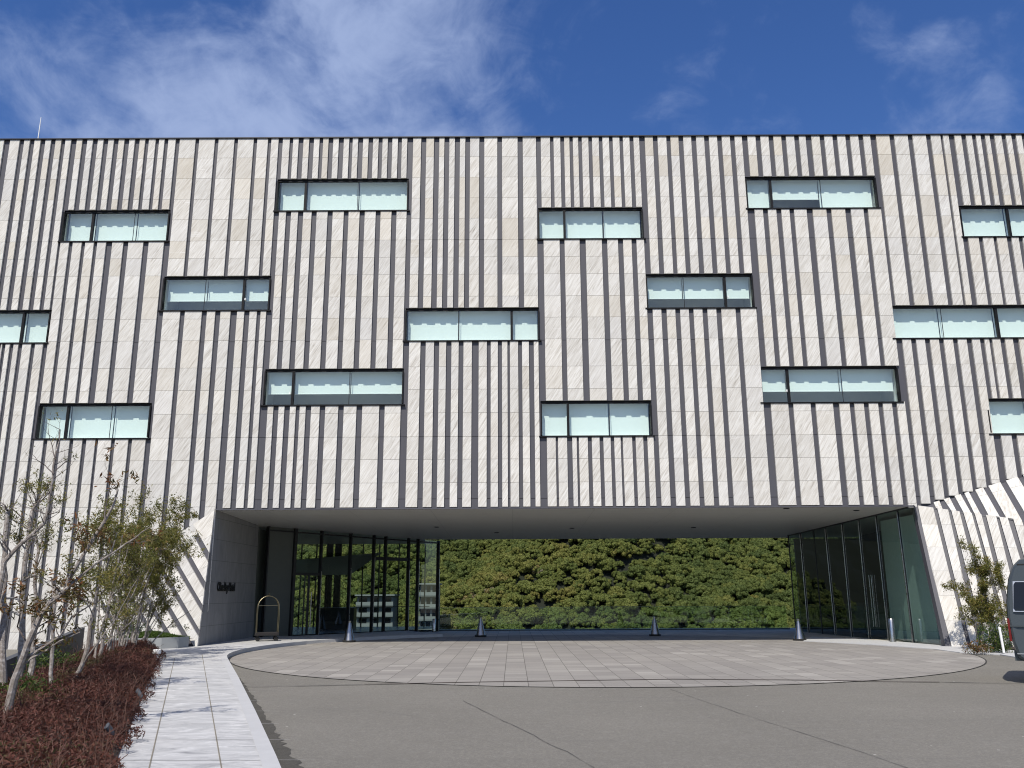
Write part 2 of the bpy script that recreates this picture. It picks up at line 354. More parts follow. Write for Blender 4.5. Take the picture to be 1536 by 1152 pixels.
M = {}
M['stone'] = stone_mat('pale_quartzite'); M['band'] = band_mat()
M['black'] = flat_mat('black_frame', (0.007, 0.007, 0.008), 0.55, spec=0.2)
M['coping'] = flat_mat('coping_metal', (0.03, 0.031, 0.037), 0.4, 0.3)
M['white'] = flat_mat('white_paint', (0.78, 0.78, 0.76), 0.6, var=0.03)
M['blind'] = flat_mat('white_blind', (0.86, 0.86, 0.84), 0.9, var=0.02)
M['room'] = flat_mat('room_wall', (0.80, 0.79, 0.77), 0.9, var=0.05)
def soffit_mat():
    m, nt, N, L, out = new_mat('soffit_board'); P = pos(nt)
    br = N('ShaderNodeTexBrick'); br.inputs['Scale'].default_value = 1.0; br.inputs['Brick Width'].default_value = 3.0; br.inputs['Row Height'].default_value = 1.5; br.offset = 0.0
    br.inputs['Mortar Size'].default_value = 0.008; br.inputs['Color1'].default_value = (0, 0, 0, 1); br.inputs['Color2'].default_value = (1, 1, 1, 1); L(P, br.inputs['Vector'])
    n = noise(nt, P, 1.2, 5, 0.6); c = mixc(nt, n, (0.43, 0.43, 0.40), (0.50, 0.50, 0.465)); c = mixc(nt, math_(nt, 'MULTIPLY', br.outputs['Color'], 0.15), c, (0.35, 0.35, 0.34))
    c = mixc(nt, math_(nt, 'MULTIPLY', br.outputs['Fac'], 0.6), c, (0.2, 0.2, 0.195)); principled(nt, out, c, 0.4, 0, spec=0.5); return m
M['soffit'] = soffit_mat()
M['wallgrey'] = tile_wall_mat()
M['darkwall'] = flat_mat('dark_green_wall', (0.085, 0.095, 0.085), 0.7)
M['pane'] = glass_mat('window_glass', (0.87, 0.965, 0.935), 1.1)
M['lobby_glass'] = glass_mat('lobby_glass', (0.80, 0.90, 0.85), 0.9)
M['entrance_glass'] = glass_mat('dark_entrance_glass', (0.52, 0.64, 0.60), 0.8)
M['rail_glass'] = glass_mat('balustrade_glass', (0.84, 0.93, 0.89), 0.35)
M['fin'] = flat_mat('dark_mullion', (0.03, 0.031, 0.034), 0.35, 0.4)
M['steel'] = flat_mat('brushed_steel', (0.55, 0.54, 0.52), 0.28, 1.0, var=0.1)
M['asphalt'] = asphalt_mat('asphalt'); M['asphalt_dark'] = asphalt_mat('damp_asphalt', 0.42)
M['paver'] = paver_mat('grey_pavers', 1.12); M['terrace'] = paver_mat('terrace_pavers', 2.1)
M['sidewalk'] = sidewalk_mat()
M['kerb'] = flat_mat('kerb_stone', (0.46, 0.46, 0.455), 0.75, var=0.12, scale=3)
M['jointpale'] = flat_mat('joint_sand_pale', (0.30, 0.295, 0.28), 0.9, var=0.3, scale=4)
M['jointsand'] = flat_mat('joint_sand', (0.20, 0.18, 0.14), 0.9, var=0.3, scale=4)
M['crack'] = flat_mat('asphalt_crack_fill', (0.075, 0.071, 0.065), 0.9)
M['tar'] = flat_mat('tar_joint', (0.03, 0.029, 0.028), 0.7)
M['rust'] = flat_mat('slot_drain_steel', (0.06, 0.042, 0.036), 0.6)
M['lowwall'] = flat_mat('dark_concrete', (0.07, 0.075, 0.085), 0.8, var=0.25, scale=2)
M['planter'] = flat_mat('grey_planter_stone', (0.30, 0.31, 0.305), 0.7, var=0.2, scale=3)
M['soil'] = flat_mat('soil', (0.045, 0.032, 0.024), 0.95, var=0.4, scale=8)
M['brass'] = flat_mat('brass', (0.22, 0.19, 0.12), 0.32, 1.0)
M['carpet'] = flat_mat('dark_carpet', (0.02, 0.018, 0.018), 0.95)
M['rubber'] = flat_mat('rubber', (0.012, 0.012, 0.012), 0.8)
M['cone'] = flat_mat('polished_steel', (0.36, 0.355, 0.345), 0.27, 1.0, var=0.05)
M['vanpaint'] = flat_mat('grey_van_paint', (0.066, 0.078, 0.084), 0.32, 0.25, var=0.04)
M['vanglass'] = flat_mat('dark_tinted_glass', (0.008, 0.009, 0.01), 0.06)
M['chrome'] = flat_mat('chrome', (0.55, 0.56, 0.57), 0.35, 0.6, var=0.03)
M['redlens'] = flat_mat('red_lens', (0.14, 0.008, 0.008), 0.2)
M['lens'] = flat_mat('clear_lens', (0.7, 0.72, 0.75), 0.1)
M['aptwhite'] = flat_mat('apartment_balcony_paint', (0.17, 0.19, 0.18), 0.8)
M['letters'] = flat_mat('black_letters', (0.008, 0.008, 0.008), 0.5)
M['hill'] = flat_mat('forest_floor', (0.010, 0.013, 0.005), 0.95, var=0.4, scale=0.2)
M['forest'] = leaf_mat('forest_leaves', [(0.0, (0.045, 0.07, 0.018)), (0.25, (0.088, 0.115, 0.027)), (0.5, (0.135, 0.155, 0.035)), (0.72, (0.17, 0.165, 0.038)), (0.86, (0.18, 0.145, 0.045)), (1.0, (0.22, 0.20, 0.16))], 0.12, rnd=True, rough=0.7)
M['olive'] = leaf_mat('olive_leaves', [(0.0, (0.065, 0.08, 0.016)), (0.5, (0.145, 0.145, 0.032)), (0.85, (0.22, 0.18, 0.05)), (1.0, (0.22, 0.10, 0.045))], 0.3)
M['redleaf'] = leaf_mat('bronze_leaves', [(0.0, (0.055, 0.075, 0.018)), (0.5, (0.13, 0.09, 0.03)), (1.0, (0.20, 0.075, 0.03))], 0.3)
M['nandina'] = leaf_mat('red_groundcover', [(0.0, (0.026, 0.012, 0.009)), (0.5, (0.090, 0.034, 0.024)), (0.8, (0.14, 0.052, 0.036)), (0.93, (0.10, 0.062, 0.035)), (1.0, (0.06, 0.07, 0.02))], 0.2)
M['green'] = leaf_mat('green_leaves', [(0.0, (0.03, 0.055, 0.012)), (0.6, (0.06, 0.10, 0.02)), (1.0, (0.13, 0.15, 0.04))], 0.3)
M['moss'] = leaf_mat('moss', [(0.0, (0.04, 0.075, 0.012)), (1.0, (0.09, 0.14, 0.025))], 0.2)
def bark_mat():
    m, nt, N, L, out = new_mat('pale_bark'); P = pos(nt)
    a = noise(nt, P, 22, 5, 0.65); b = noise(nt, P, 5, 3)
    c = ramp(nt, a, [(0.35, (0.17, 0.145, 0.125)), (0.55, (0.32, 0.285, 0.255)), (0.7, (0.50, 0.48, 0.45))])
    c = mixc(nt, math_(nt, 'MULTIPLY', ramp_bw(nt, b, 0.45, 0.7), 0.6), c, (0.20, 0.165, 0.135))
    principled(nt, out, c, 0.85, 0, a, 0.5, 0.01, spec=0.2); return m
M['bark'] = bark_mat()
def twig(): return flat_mat('twig_bark', (0.11, 0.088, 0.078), 0.85, var=0.3, scale=12)
M['twig'] = twig()

# ------------------------------------------------------------------ the setting: ground
FY = 31.0
BACK_Y = 43.0
def soffit_z(Y): return 4.79 - 0.031*(Y-31.0)
def ground_sheet(name, pts, z, mat):
    mb = MB(); mb.face([(p[0], p[1], z) for p in pts]); o = mb.build(name, mat); tag(o, kind='structure'); return o
ground_sheet('driveway', [(-70, -80), (70, -80), (70, 46), (-70, 46)], 0.0, M['asphalt'])
DC = Vector((2.55, 28.6)); DA, DB = 11.05, 10.95     # paved circle
circ = []
for k in range(120):
    a = 2*math.pi*k/120
    circ.append((DC.x+DA*math.cos(a)*(1.0 if math.cos(a) > 0 else 1.0), DC.y+DB*math.sin(a)))
ground_sheet('terrace', [(-11.0, 33.0), (15.0, 33.0), (15.0, 46), (-11.0, 46)], 0.004, M['terrace'])
ground_sheet('paved_circle', circ, 0.008, M['paver'])
# dark edge joint round the circle
mb = MB()
for k in range(120):
    a0, a1 = 2*math.pi*k/120, 2*math.pi*(k+1)/120
    q = [(DC.x+(DA+d)*math.cos(a), DC.y+(DB+d)*math.sin(a), 0.012) for a, d in ((a0, 0.0), (a0, 0.035), (a1, 0.035), (a1, 0.0))]
    mb.face(q)
tag(mb.build('circle_edge_joint', M['tar']), kind='structure')
mb = MB()
for k in range(120):
    a0, a1 = 2*math.pi*k/120, 2*math.pi*(k+1)/120
    mb.face([(DC.x+(DA+d)*math.cos(a), DC.y+(DB+d)*math.sin(a), 0.0105) for a, d in ((a0, -0.30), (a0, -0.002), (a1, -0.002), (a1, -0.30))])
tag(mb.build('circle_border', M['kerb']), kind='structure') if False else None
# slot drain and asphalt joints
def ribbon(name, pxs, w, z, mat, wob=0.0):
    P = [onZ(*p) for p in pxs]; mb = MB(); pts = []
    for a, b in zip(P[:-1], P[1:]):
        n = max(2, int((b-a).length/0.25))
        for k in range(n): pts.append(a.lerp(b, k/n))
    pts.append(P[-1])
    if wob:
        pts = [p+Vector((rng.uniform(-wob, wob), rng.uniform(-wob, wob), 0)) for p in pts]
    ws = [w*(1 if not wob else rng.uniform(0.4, 1.5)) for _ in pts]
    for k in range(len(pts)-1):
        d = (pts[k+1]-pts[k]); s = Vector((-d.y, d.x, 0)).normalized()
        mb.face([(*(pts[k]-s*ws[k]/2).xy, z), (*(pts[k+1]-s*ws[k+1]/2).xy, z), (*(pts[k+1]+s*ws[k+1]/2).xy, z), (*(pts[k]+s*ws[k]/2).xy, z)])
    return tag(mb.build(name, mat), kind='structure')
ribbon('slot_drain', [(545, 1027.5), (700, 1024.2), (1010, 1019.6), (1200, 1021), (1410, 1024)], 0.085, 0.016, M['rust'])
ribbon('asphalt_joint', [(352, 1032), (545, 1027.6)], 0.05, 0.012, M['tar'], 0.012)
ribbon('asphalt_joint', [(1412, 1024), (1536, 1026), (1700, 1030)], 0.05, 0.012, M['tar'], 0.012)
ribbon('asphalt_crack', [(694, 1051), (735, 1072), (765, 1086), (800, 1103), (822, 1116)], 0.010, 0.006, M['crack'], 0.014)
ribbon('asphalt_crack', [(1005, 1034), (1050, 1050), (1130, 1077), (1215, 1104), (1290, 1128), (1360, 1152), (1420, 1175)], 0.009, 0.006, M['crack'], 0.012)

ribbon('asphalt_crack', [(820, 1115), (850, 1128), (905, 1160)], 0.008, 0.006, M['crack'], 0.01)
ribbon('asphalt_crack', [(470, 1062), (520, 1068), (560, 1066), (640, 1078)], 0.006, 0.006, M['crack'], 0.012)
# sidewalk: raised pale paving along the left, sweeping under the building
KZ = 0.12
kerb_px = [(462, 1290), (411, 1152), (381, 1080), (356, 1025), (344, 1002)]
kerb_line = [onZ(*p, 0) for p in kerb_px]
def circ_pt(deg, grow=0.10): a = math.radians(deg); return Vector((DC.x+(DA+grow)*math.cos(a), DC.y+(DB+grow)*math.sin(a), 0))
arc = [circ_pt(d) for d in range(200, 116, -4)]
kerb_line = [p for p in kerb_line] + arc
inner_px = [(118, 1290), (175, 1152), (206, 1070), (228, 1015), (240, 988)]
inner = [onZ(*p, 0) for p in inner_px] + [Vector((-11.9, 28.2, 0)), Vector((-10.9, 30.3, 0)), Vector((-10.85, 36.2, 0)), Vector((-9.0, 37.4, 0)), Vector((-5.0, 42.0, 0))]
poly = [(p.x, p.y) for p in kerb_line] + [(p.x, p.y) for p in inner[::-1]]
mb = MB(); mb.prism(poly, -0.05, KZ, bottom=False); tag(mb.build('sidewalk', M['sidewalk']), kind='structure')
mb = MB()
for k in range(len(kerb_line)-1):                        # kerb stones: own strip, a hair proud of the paving
    a, b = kerb_line[k], kerb_line[k+1]
    def off(i, d):
        p = kerb_line[i]; t = (kerb_line[min(i+1, len(kerb_line)-1)]-kerb_line[max(i-1, 0)]); s = Vector((-t.y, t.x, 0)).normalized(); return p+s*d
    o0, o1, i0, i1 = off(k, -0.015), off(k+1, -0.015), off(k, 0.16), off(k+1, 0.16)
    z = KZ+0.006
    mb.face([(o0.x, o0.y, z), (o1.x, o1.y, z), (i1.x, i1.y, z), (i0.x, i0.y, z)])
    mb.face([(o0.x, o0.y, 0), (o1.x, o1.y, 0), (o1.x, o1.y, z), (o0.x, o0.y, z)])
tag(mb.build('kerb', M['kerb']), kind='structure')
# damp strip of asphalt along the kerb, ragged outer edge
mb = MB(); prev = None
P0 = [onZ(*p) for p in [(440, 1230), (411, 1152), (381, 1080), (356, 1025), (346, 1004)]]
for s_ in range(4):
    n = 26
    for k in range(n):
        t = (s_*n+k)/(4*n); p = P0[s_].lerp(P0[s_+1], k/n); w = 0.36*(1-t)**0.8*rng.uniform(0.72, 1.15)+0.02
        cur = (p-Vector((0.02, 0, 0)), p+Vector((w, 0, 0)))
        if prev: mb.face([(*prev[0].xy, 0.005), (*prev[1].xy, 0.005), (*cur[1].xy, 0.005), (*cur[0].xy, 0.005)])
        prev = cur
tag(mb.build('damp_gutter', M['asphalt_dark']), kind='structure')
# open joints of the sidewalk paving
def joint(a, b, w=0.014, mat='jointsand'):
    d = (b-a).normalized(); s_ = Vector((-d.y, d.x, 0))*w/2; z = KZ+0.004; mb = MB()
    mb.face([(*(a-s_).xy, z), (*(b-s_).xy, z), (*(b+s_).xy, z), (*(a+s_).xy, z)]); tag(mb.build('paving_joint', M[mat]), kind='structure')
j1a, j1b = Vector((-2.35, 5.70, 0)), onZ(262, 987, KZ); j2a, j2b = Vector((-1.42, 5.1, 0)), onZ(303, 981, KZ)
joint(j1a, j1b); joint(j2a, j2b)
for k in range(15):
    t = 0.03+k*0.068; a = Vector((-3.4, 6.5, 0)).lerp(Vector((-10.2, 25.6, 0)), t); b = Vector((-1.0, 5.6, 0)).lerp(Vector((-8.1, 25.6, 0)), t)
    b = a+(b-a)*1.0; b.y = a.y-0.05; joint(a, b, 0.014 if k != 9 else 0.035, 'jointpale')
# right hand forecourt kerb
rk = [onZ(*p) for p in [(1205, 962.5), (1300, 967.5), (1400, 974.5), (1440, 980), (1500, 983), (1536, 989), (1620, 1003)]]
rb = [Vector((12.2, 36.5, 0)), Vector((13.9, 33.0, 0)), Vector((14.45, 29.95, 0)), Vector((15.5, 29.4, 0)), Vector((17, 28.6, 0)), Vector((17.6, 28.0, 0)), Vector((19.5, 26.0, 0))]
mb = MB(); mb.prism([(p.x, p.y) for p in rk]+[(p.x, p.y) for p in rb[::-1]], -0.05, 0.03, bottom=False)
tag(mb.build('forecourt_kerb', M['kerb']), kind='structure')
# planting beds
def bed(name, pts, z): return ground_sheet(name, pts, z, M['soil'])
BED = [(-5.4, 5.0), (-3.0, 6.8), (-4.25, 9.9), (-7.2, 17.8), (-10.0, 25.4), (-11.6, 28.3), (-13.2, 29.0), (-11.9, 24.5), (-9.7, 17.2), (-8.6, 12.0), (-9.2, 5.0)]
bed('planting_bed', BED, 0.13)
bed('planting_bed', [(14.9, 29.0), (15.3, 27.55), (15.9, 27.0), (19.4, 25.6), (19.4, 29.2), (15.0, 29.6)], 0.06)

# ------------------------------------------------------------------ hotel
hotel = empty('hotel_building', (0, FY, 0))
tag(hotel, 'large pale stone hotel with dark vertical stripes and staggered ribbon windows above an open drive-through', 'building')
def hb(mb, name, mat, **k): return mb.build(name, mat, hotel, world_to=(0, FY, 0), **k)
S = 31.0/28.5
def zc(z): return 1.8+(z-1.8)*S
ROW = {'A': (15.22, 16.485), 'B': (14.085, 15.30), 'C': (11.47, 12.745), 'D': (10.323, 11.522), 'E': (8.068, 9.34), 'F': (6.95, 8.17)}
ROW = {k: (zc(a), zc(b)) for k, (a, b) in ROW.items()}
CX = [v*S for v in (-20.9, -16.10, -12.28, -8.49, -3.715, 0.965, 4.735, 8.505, 13.245, 16.12)]
TOP = zc(18.09); BOT = 4.83
def xw(px, py): return onY(px, py, FY).x
XR = xw(1572, 481)
# name: x0, x1, row, thick mullion px (x,y) or None, thin px list, blind drop fraction per pane, handle pane edge
WIN = [
 (CX[0], CX[1], 'D', (31, 487), [(-48, 487)], [1, 1, 1], 0),
 (CX[1], CX[2], 'B', (136, 337), [(198.5, 337)], [1, 1, 1], 0),
 (CX[1], CX[2], 'F', (97.5, 631), [(163.5, 631)], [1, 1, 1], 0),
 (CX[2], CX[3], 'C', (364, 438), [(305.5, 438)], [.64, .64, .64], 1),
 (CX[3], CX[4], 'A', (457, 291), [(535.7, 291)], [1, 1, 1], 0),
 (CX[3], CX[4], 'E', (438, 579), [(523, 579)], [.64, .64, .64], -1),
 (CX[4], CX[5], 'D', (767.5, 485), [(687.3, 485)], [1, 1, 1], 0),
 (CX[5], CX[6], 'B', (847, 335), [(905.8, 335)], [1, 1, 1], 0),
 (CX[5], CX[6], 'F', (852.5, 627), [(915, 627)], [1, 1, 1], 0),
 (CX[6], CX[7], 'C', (1089, 436), [(1026.8, 436)], [.64, .64, .64], 1),
 (CX[7], CX[8], 'A', (1158, 288), [(1233.5, 288)], [1, .60, 1], 0),
 (CX[7], CX[8], 'E', (1184, 576), [(1265, 576)], [.64, .64, .64], -1),
 (CX[8], XR, 'D', (1499, 482), [(1416, 482)], [1, 1, 1], 0),
 (CX[9], CX[9]+4.1, 'B', (1516, 330), [(1570, 330)], [1, 1, 1], 0),
 (CX[9], CX[9]+4.1, 'F', (1548, 625), [(1600, 625)], [1, 1, 1], 0),
]
RECTS = [(w[0], w[1], ROW[w[2]][0], ROW[w[2]][1]) for w in WIN]
RECTS.append((-20.45, -18.33, 0.0, 2.35))                  # low door window at the far left
PR = 0.075                                                # how far the stones stand in front of the dark metal
# --- stones: edges read off the photo at three heights
T_ = [(-14, -9), (-6, 4.7), (13.9, 28.1), (35.2, 43.5), (50.8, 59.6), (67, 75.3), (82.4, 90.9), (97.1, 105.5), (114.1, 122.3), (130, 138.2), (145.8, 154.2), (161.5, 169.7), (177.1, 185.5), (193, 201.2), (208.7, 216.7), (222.5, 232.4), (237.8, 245.8), (251.7, 262.5), (268.9, 292.4), (298, 321.4), (327.2, 350.8), (356.4, 379.8), (385.3, 401.2), (406.5, 417.2), (423.8, 434), (439.3, 447.4), (454.9, 463.2), (470.6, 478.8), (484.4, 492.4), (499.6, 507.8), (515.4, 523.4), (528.8, 536.8), (544.4, 552.5), (559.5, 567.6), (573.7, 581.5), (588.4, 596.6), (602.7, 610.7), (619.7, 631.6), (639.5, 650.9), (659, 666.5), (674.1, 682.2), (690, 697.9), (705.2, 718.9), (726.6, 745.9), (753.1, 776.3), (784.2, 804), (811.3, 825.1), (830.5, 840.5), (846.4, 854.2), (859.5, 867.4), (873, 882.7), (888.4, 898.3), (904, 913.8), (919.4, 929.4), (934.8, 944.5), (950.7, 959.1), (967.8, 979.7), (987, 1000), (1006.4, 1018.2), (1025.5, 1037.4), (1044.9, 1056.9), (1064.3, 1076.4), (1083.6, 1095.7), (1102.9, 1113.7), (1122.3, 1134.2), (1141.8, 1153.8), (1161.2, 1172.9), (1180.2, 1192.4), (1199.8, 1209.6), (1218.5, 1230.7), (1237.9, 1250), (1257.4, 1269.4), (1276.7, 1288.9), (1296.4, 1306.9), (1315.9, 1335.8), (1343.2, 1363.4), (1370.8, 1390.9), (1398.2, 1412.6), (1416.6, 1425.1), (1433.8, 1443.9), (1451.2, 1460), (1466.3, 1473.1), (1480.1, 1486.7), (1494.2, 1504.5), (1511.4, 1519.3), (1526.6, 1534.8), (1541, 1551), (1558, 1570), (1577, 1590)]
M_ = [(-33, -25), (-17, -7), (-1, 0.8), (5.9, 12.1), (18, 25), (31.3, 44.1), (50.3, 62.1), (69, 82), (88, 101.6), (107.3, 120.4), (126, 139.3), (149.2, 166.1), (174.1, 197), (205.7, 229), (238.5, 264.1), (271.4, 297), (304.9, 317.4), (325.5, 340.6), (350.7, 361.5), (369.7, 380.6), (386.5, 394.7), (404.8, 415.6), (423.6, 434.4), (442.8, 455.6), (463.8, 480.7), (488.8, 506), (513.7, 530.7), (538.9, 555.9), (563.7, 580.6), (588.7, 604.2), (613.4, 630.3), (638.3, 650.7), (658.6, 669), (677.1, 687.8), (695.2, 707.7), (718.1, 730.2), (736.1, 746.7), (753, 761.1), (764.9, 777.2), (783.2, 793.4), (800.9, 807.8), (818, 842.7), (850.5, 873.7), (883.3, 908.2), (916.7, 933.3), (941.3, 954.3), (962.1, 973.8), (982.3, 995.3), (1003.5, 1016.5), (1024, 1037.1), (1044.4, 1057.8), (1065.5, 1078.9), (1086.6, 1108.1), (1115.8, 1139.7), (1149, 1162), (1169.9, 1182.9), (1191, 1203.5), (1210.9, 1230.3), (1240.1, 1261.3), (1269.3, 1290.8), (1299.9, 1319.5), (1326.8, 1347.1), (1356.5, 1369.5), (1377.3, 1390.4), (1398.2, 1411.5), (1419, 1432.7), (1440, 1453.4), (1461.5, 1473.4), (1480.4, 1487.3), (1492.2, 1504), (1511.4, 1523.1), (1532.2, 1545), (1553, 1565), (1573, 1587)]
B2 = [(50.1, 63.7), (69.7, 83.3), (89.2, 103), (108.7, 122), (128.3, 141.5), (146, 165.4), (171.2, 191), (196.9, 217)]
B_ = [(393.4, 402), (410.2, 419), (427.6, 436.5), (442.6, 451.7), (460.2, 473.3), (481.9, 501.7), (510.3, 529.7), (538.7, 564.6), (573.2, 597.5), (821.5, 834.8), (838.5, 852.2), (860.2, 866.8), (870.3, 883.7), (890, 901.6), (907.6, 918.5), (924.1, 933.7), (937.2, 951.3), (956.8, 968.2), (974.7, 983.9), (1166.8, 1193.4), (1201.3, 1227.7), (1235.7, 1262.2), (1272, 1287.8), (1295.2, 1309.6), (1317.4, 1331.6), (1339.1, 1353), (1360.8, 1373.2)]
B10 = [(1506.8, 1522.5), (1531, 1545), (1554, 1568)]
U_ = [(1452.4, 1468), (1474.5, 1490.2), (1495.4, 1510.2), (1517.5, 1528), (1534.4, 1547), (1555, 1570)]
strips = []
_fa, _fb = onY(1375, 758, FY), onY(1536, 712, FY)
def zfold(x): return _fa.z+(_fb.z-_fa.z)*(x-_fa.x)/(_fb.x-_fa.x)-0.03
def add_strips(lst, y, world=False):
    for a, b in lst:
        x0, x1 = (a, b) if world else (xw(a, y), xw(b, y)); xm = (x0+x1)/2; z = y if world else onY((a+b)/2, y, FY).z
        hi = TOP; lo = BOT if -10.62 < xm < 14.36 else (zfold(xm) if 14.36 <= xm < 21.5 else 0.0)
        for (wx0, wx1, wz0, wz1) in RECTS:
            if wx0-0.03 < xm < wx1+0.03:
                if wz0 > z: hi = min(hi, 1e9 if False else wz0) if wz1 < TOP+9 else hi
                if wz1 < z: lo = max(lo, wz1)
        for (wx0, wx1, wz0, wz1) in RECTS:                 # the nearest window above is the upper end
            if wx0-0.03 < xm < wx1+0.03 and wz0 > z: hi = min(hi, wz0)
        strips.append((x0, x1, lo, hi))
add_strips(T_, 219.7); add_strips(M_, 534.7); add_strips(B2, 672.5); add_strips(B_, 739.7); add_strips(B10, 689.7); add_strips(U_, 357.5)
def fill(x, xend, z, sgn):                                # the part of the front beyond the photo's edges
    out = []
    while (xend-x)*sgn > 0.3:
        x += sgn*rng.uniform(0.15, 0.2); w = rng.uniform(0.2, 0.42); out.append((min(x, x+sgn*w), max(x, x+sgn*w))); x += sgn*w
    add_strips(out, z, True)
zT, zU, zM, zB = (onY(768, v, FY).z for v in (219.7, 357.5, 534.7, 689.7)); WR = CX[9]+4.1
fill(xw(1590, 219.7), 34, zT, 1); fill(xw(1570, 357.5), XR, zU, 1); fill(xw(1587, 534.7), WR, zM, 1); fill(xw(1568, 689.7), WR, zB, 1)
fill(xw(-14, 219.7), -34, zT, -1); fill(xw(-33, 534.7), CX[0], zM, -1)
JZ = [zc(v) for v in (17.315, 16.497, 15.681, 14.885, 14.063, 13.403, 12.75, 11.93, 11.145, 10.355, 9.378, 8.582, 7.76, 6.941, 6.173, 5.389, 4.626)]
JZ += [JZ[-1]-0.86*k for k in range(1, 7)]
mb = MB(); G = 0.005
for (x0, x1, lo, hi) in strips:
    if hi-lo < 0.1: continue
    cuts = [hi]+[z for z in JZ if lo+0.06 < z < hi-0.06]+[lo]
    for za, zb in zip(cuts[:-1], cuts[1:]):
        d = rng.uniform(-0.0015, 0.0015)
        ta = za-(G if za != hi else 0); tb = zb+(G if zb != lo else 0)
        mb.slab([(x0, FY+d, tb), (x1, FY+d, tb), (x1, FY+d, ta), (x0, FY+d, ta)], Vector((0, PR-d-0.002, 0)), rng.random())
hb(mb, 'stone_cladding', M['stone'])
# --- dark metal behind the stones, cut out round the windows
xs = sorted({-34.0, 34.0, -10.68, 14.40, 21.5}|{r[0] for r in RECTS}|{r[1] for r in RECTS}); zs = sorted({0.0, BOT-0.07, TOP}|{r[2] for r in RECTS}|{r[3] for r in RECTS})
mb = MB()
for xa, xb in zip(xs[:-1], xs[1:]):
    for za, zb in zip(zs[:-1], zs[1:]):
        xm, zm = (xa+xb)/2, (za+zb)/2
        if any(r[0] < xm < r[1] and r[2] < zm < r[3] for r in RECTS): continue
        if -10.68 < xm < 21.5 and zm < BOT-0.07: continue
        mb.face([(xa, FY+PR, za), (xb, FY+PR, za), (xb, FY+PR, zb), (xa, FY+PR, zb)])
for zj in (ROW['B'][0], ROW['D'][0], ROW['F'][0], zc(4.70)):     # panel joints of the metal
    pass
hb(mb, 'metal_cladding', M['band'])
for zj in (zc(14.09), zc(10.33), zc(6.955), zc(4.86)):
    run = []
    for (xa, xb) in list(zip(xs[:-1], xs[1:]))+[(None, None)]:
        if xa is None or any(r[0] < (xa+xb)/2 < r[1] and r[2]-0.02 < zj < r[3]+0.02 for r in RECTS):
            if run:
                mb = MB(); a, b = run[0], run[-1]; y = FY+PR-0.002
                mb.face([(a, y, zj-0.008), (b, y, zj-0.008), (b, y, zj+0.008), (a, y, zj+0.008)]); hb(mb, 'cladding_joint', M['black'])
            run = []
        else: run += [xa, xb]
# --- parapet coping, roof, body
mb = MB(); mb.box((-34.1, FY-0.045, TOP+0.004), (34.1, FY+0.6, TOP+0.045)); hb(mb, 'coping', M['coping'])
mb = MB(); mb.box((-34, FY+0.62, TOP-0.5), (34, BACK_Y, TOP-0.4)); hb(mb, 'roof', M['coping'])
mb = MB()
mb.box((-34, BACK_Y-0.3, soffit_z(BACK_Y)+0.02), (34, BACK_Y, TOP-0.52)); mb.box((-34, FY+0.1, 0), (-33.8, BACK_Y-0.32, TOP-0.52)); mb.box((33.8, FY+0.1, 0), (34, BACK_Y-0.32, TOP-0.52))
hb(mb, 'rear_wall', M['darkwall'])
mb = MB(); f0, f1 = soffit_z(FY), soffit_z(BACK_Y+0.2)
mb.face([(-14, FY+PR+0.004, f0), (-14, BACK_Y+0.2, f1), (17, BACK_Y+0.2, f1), (17, FY+PR+0.004, f0)])
mb.face([(-14, BACK_Y+0.2, f1), (-14, BACK_Y+0.2, f1+0.5), (17, BACK_Y+0.2, f1+0.5), (17, BACK_Y+0.2, f1)])
hb(mb, 'soffit', M['soffit'])
mb = MB(); mb.box((-10.68, FY-0.012, BOT-0.075), (14.42, FY+PR+0.003, BOT-0.03)); hb(mb, 'soffit_edge', M['band'])
for (px, py) in ((655, 788), (745, 794), (858, 789), (1040, 788), (1180, 767), (1285, 769)):
    p = onZ(px, py, 4.66); mb = MB(); zz = soffit_z(p.y)
    mb.lathe([(0.11, 0), (0.11, -0.02), (0.085, -0.025), (0.07, -0.012)], (p.x, p.y, zz), 20); hb(mb, 'downlight', M['fin'])

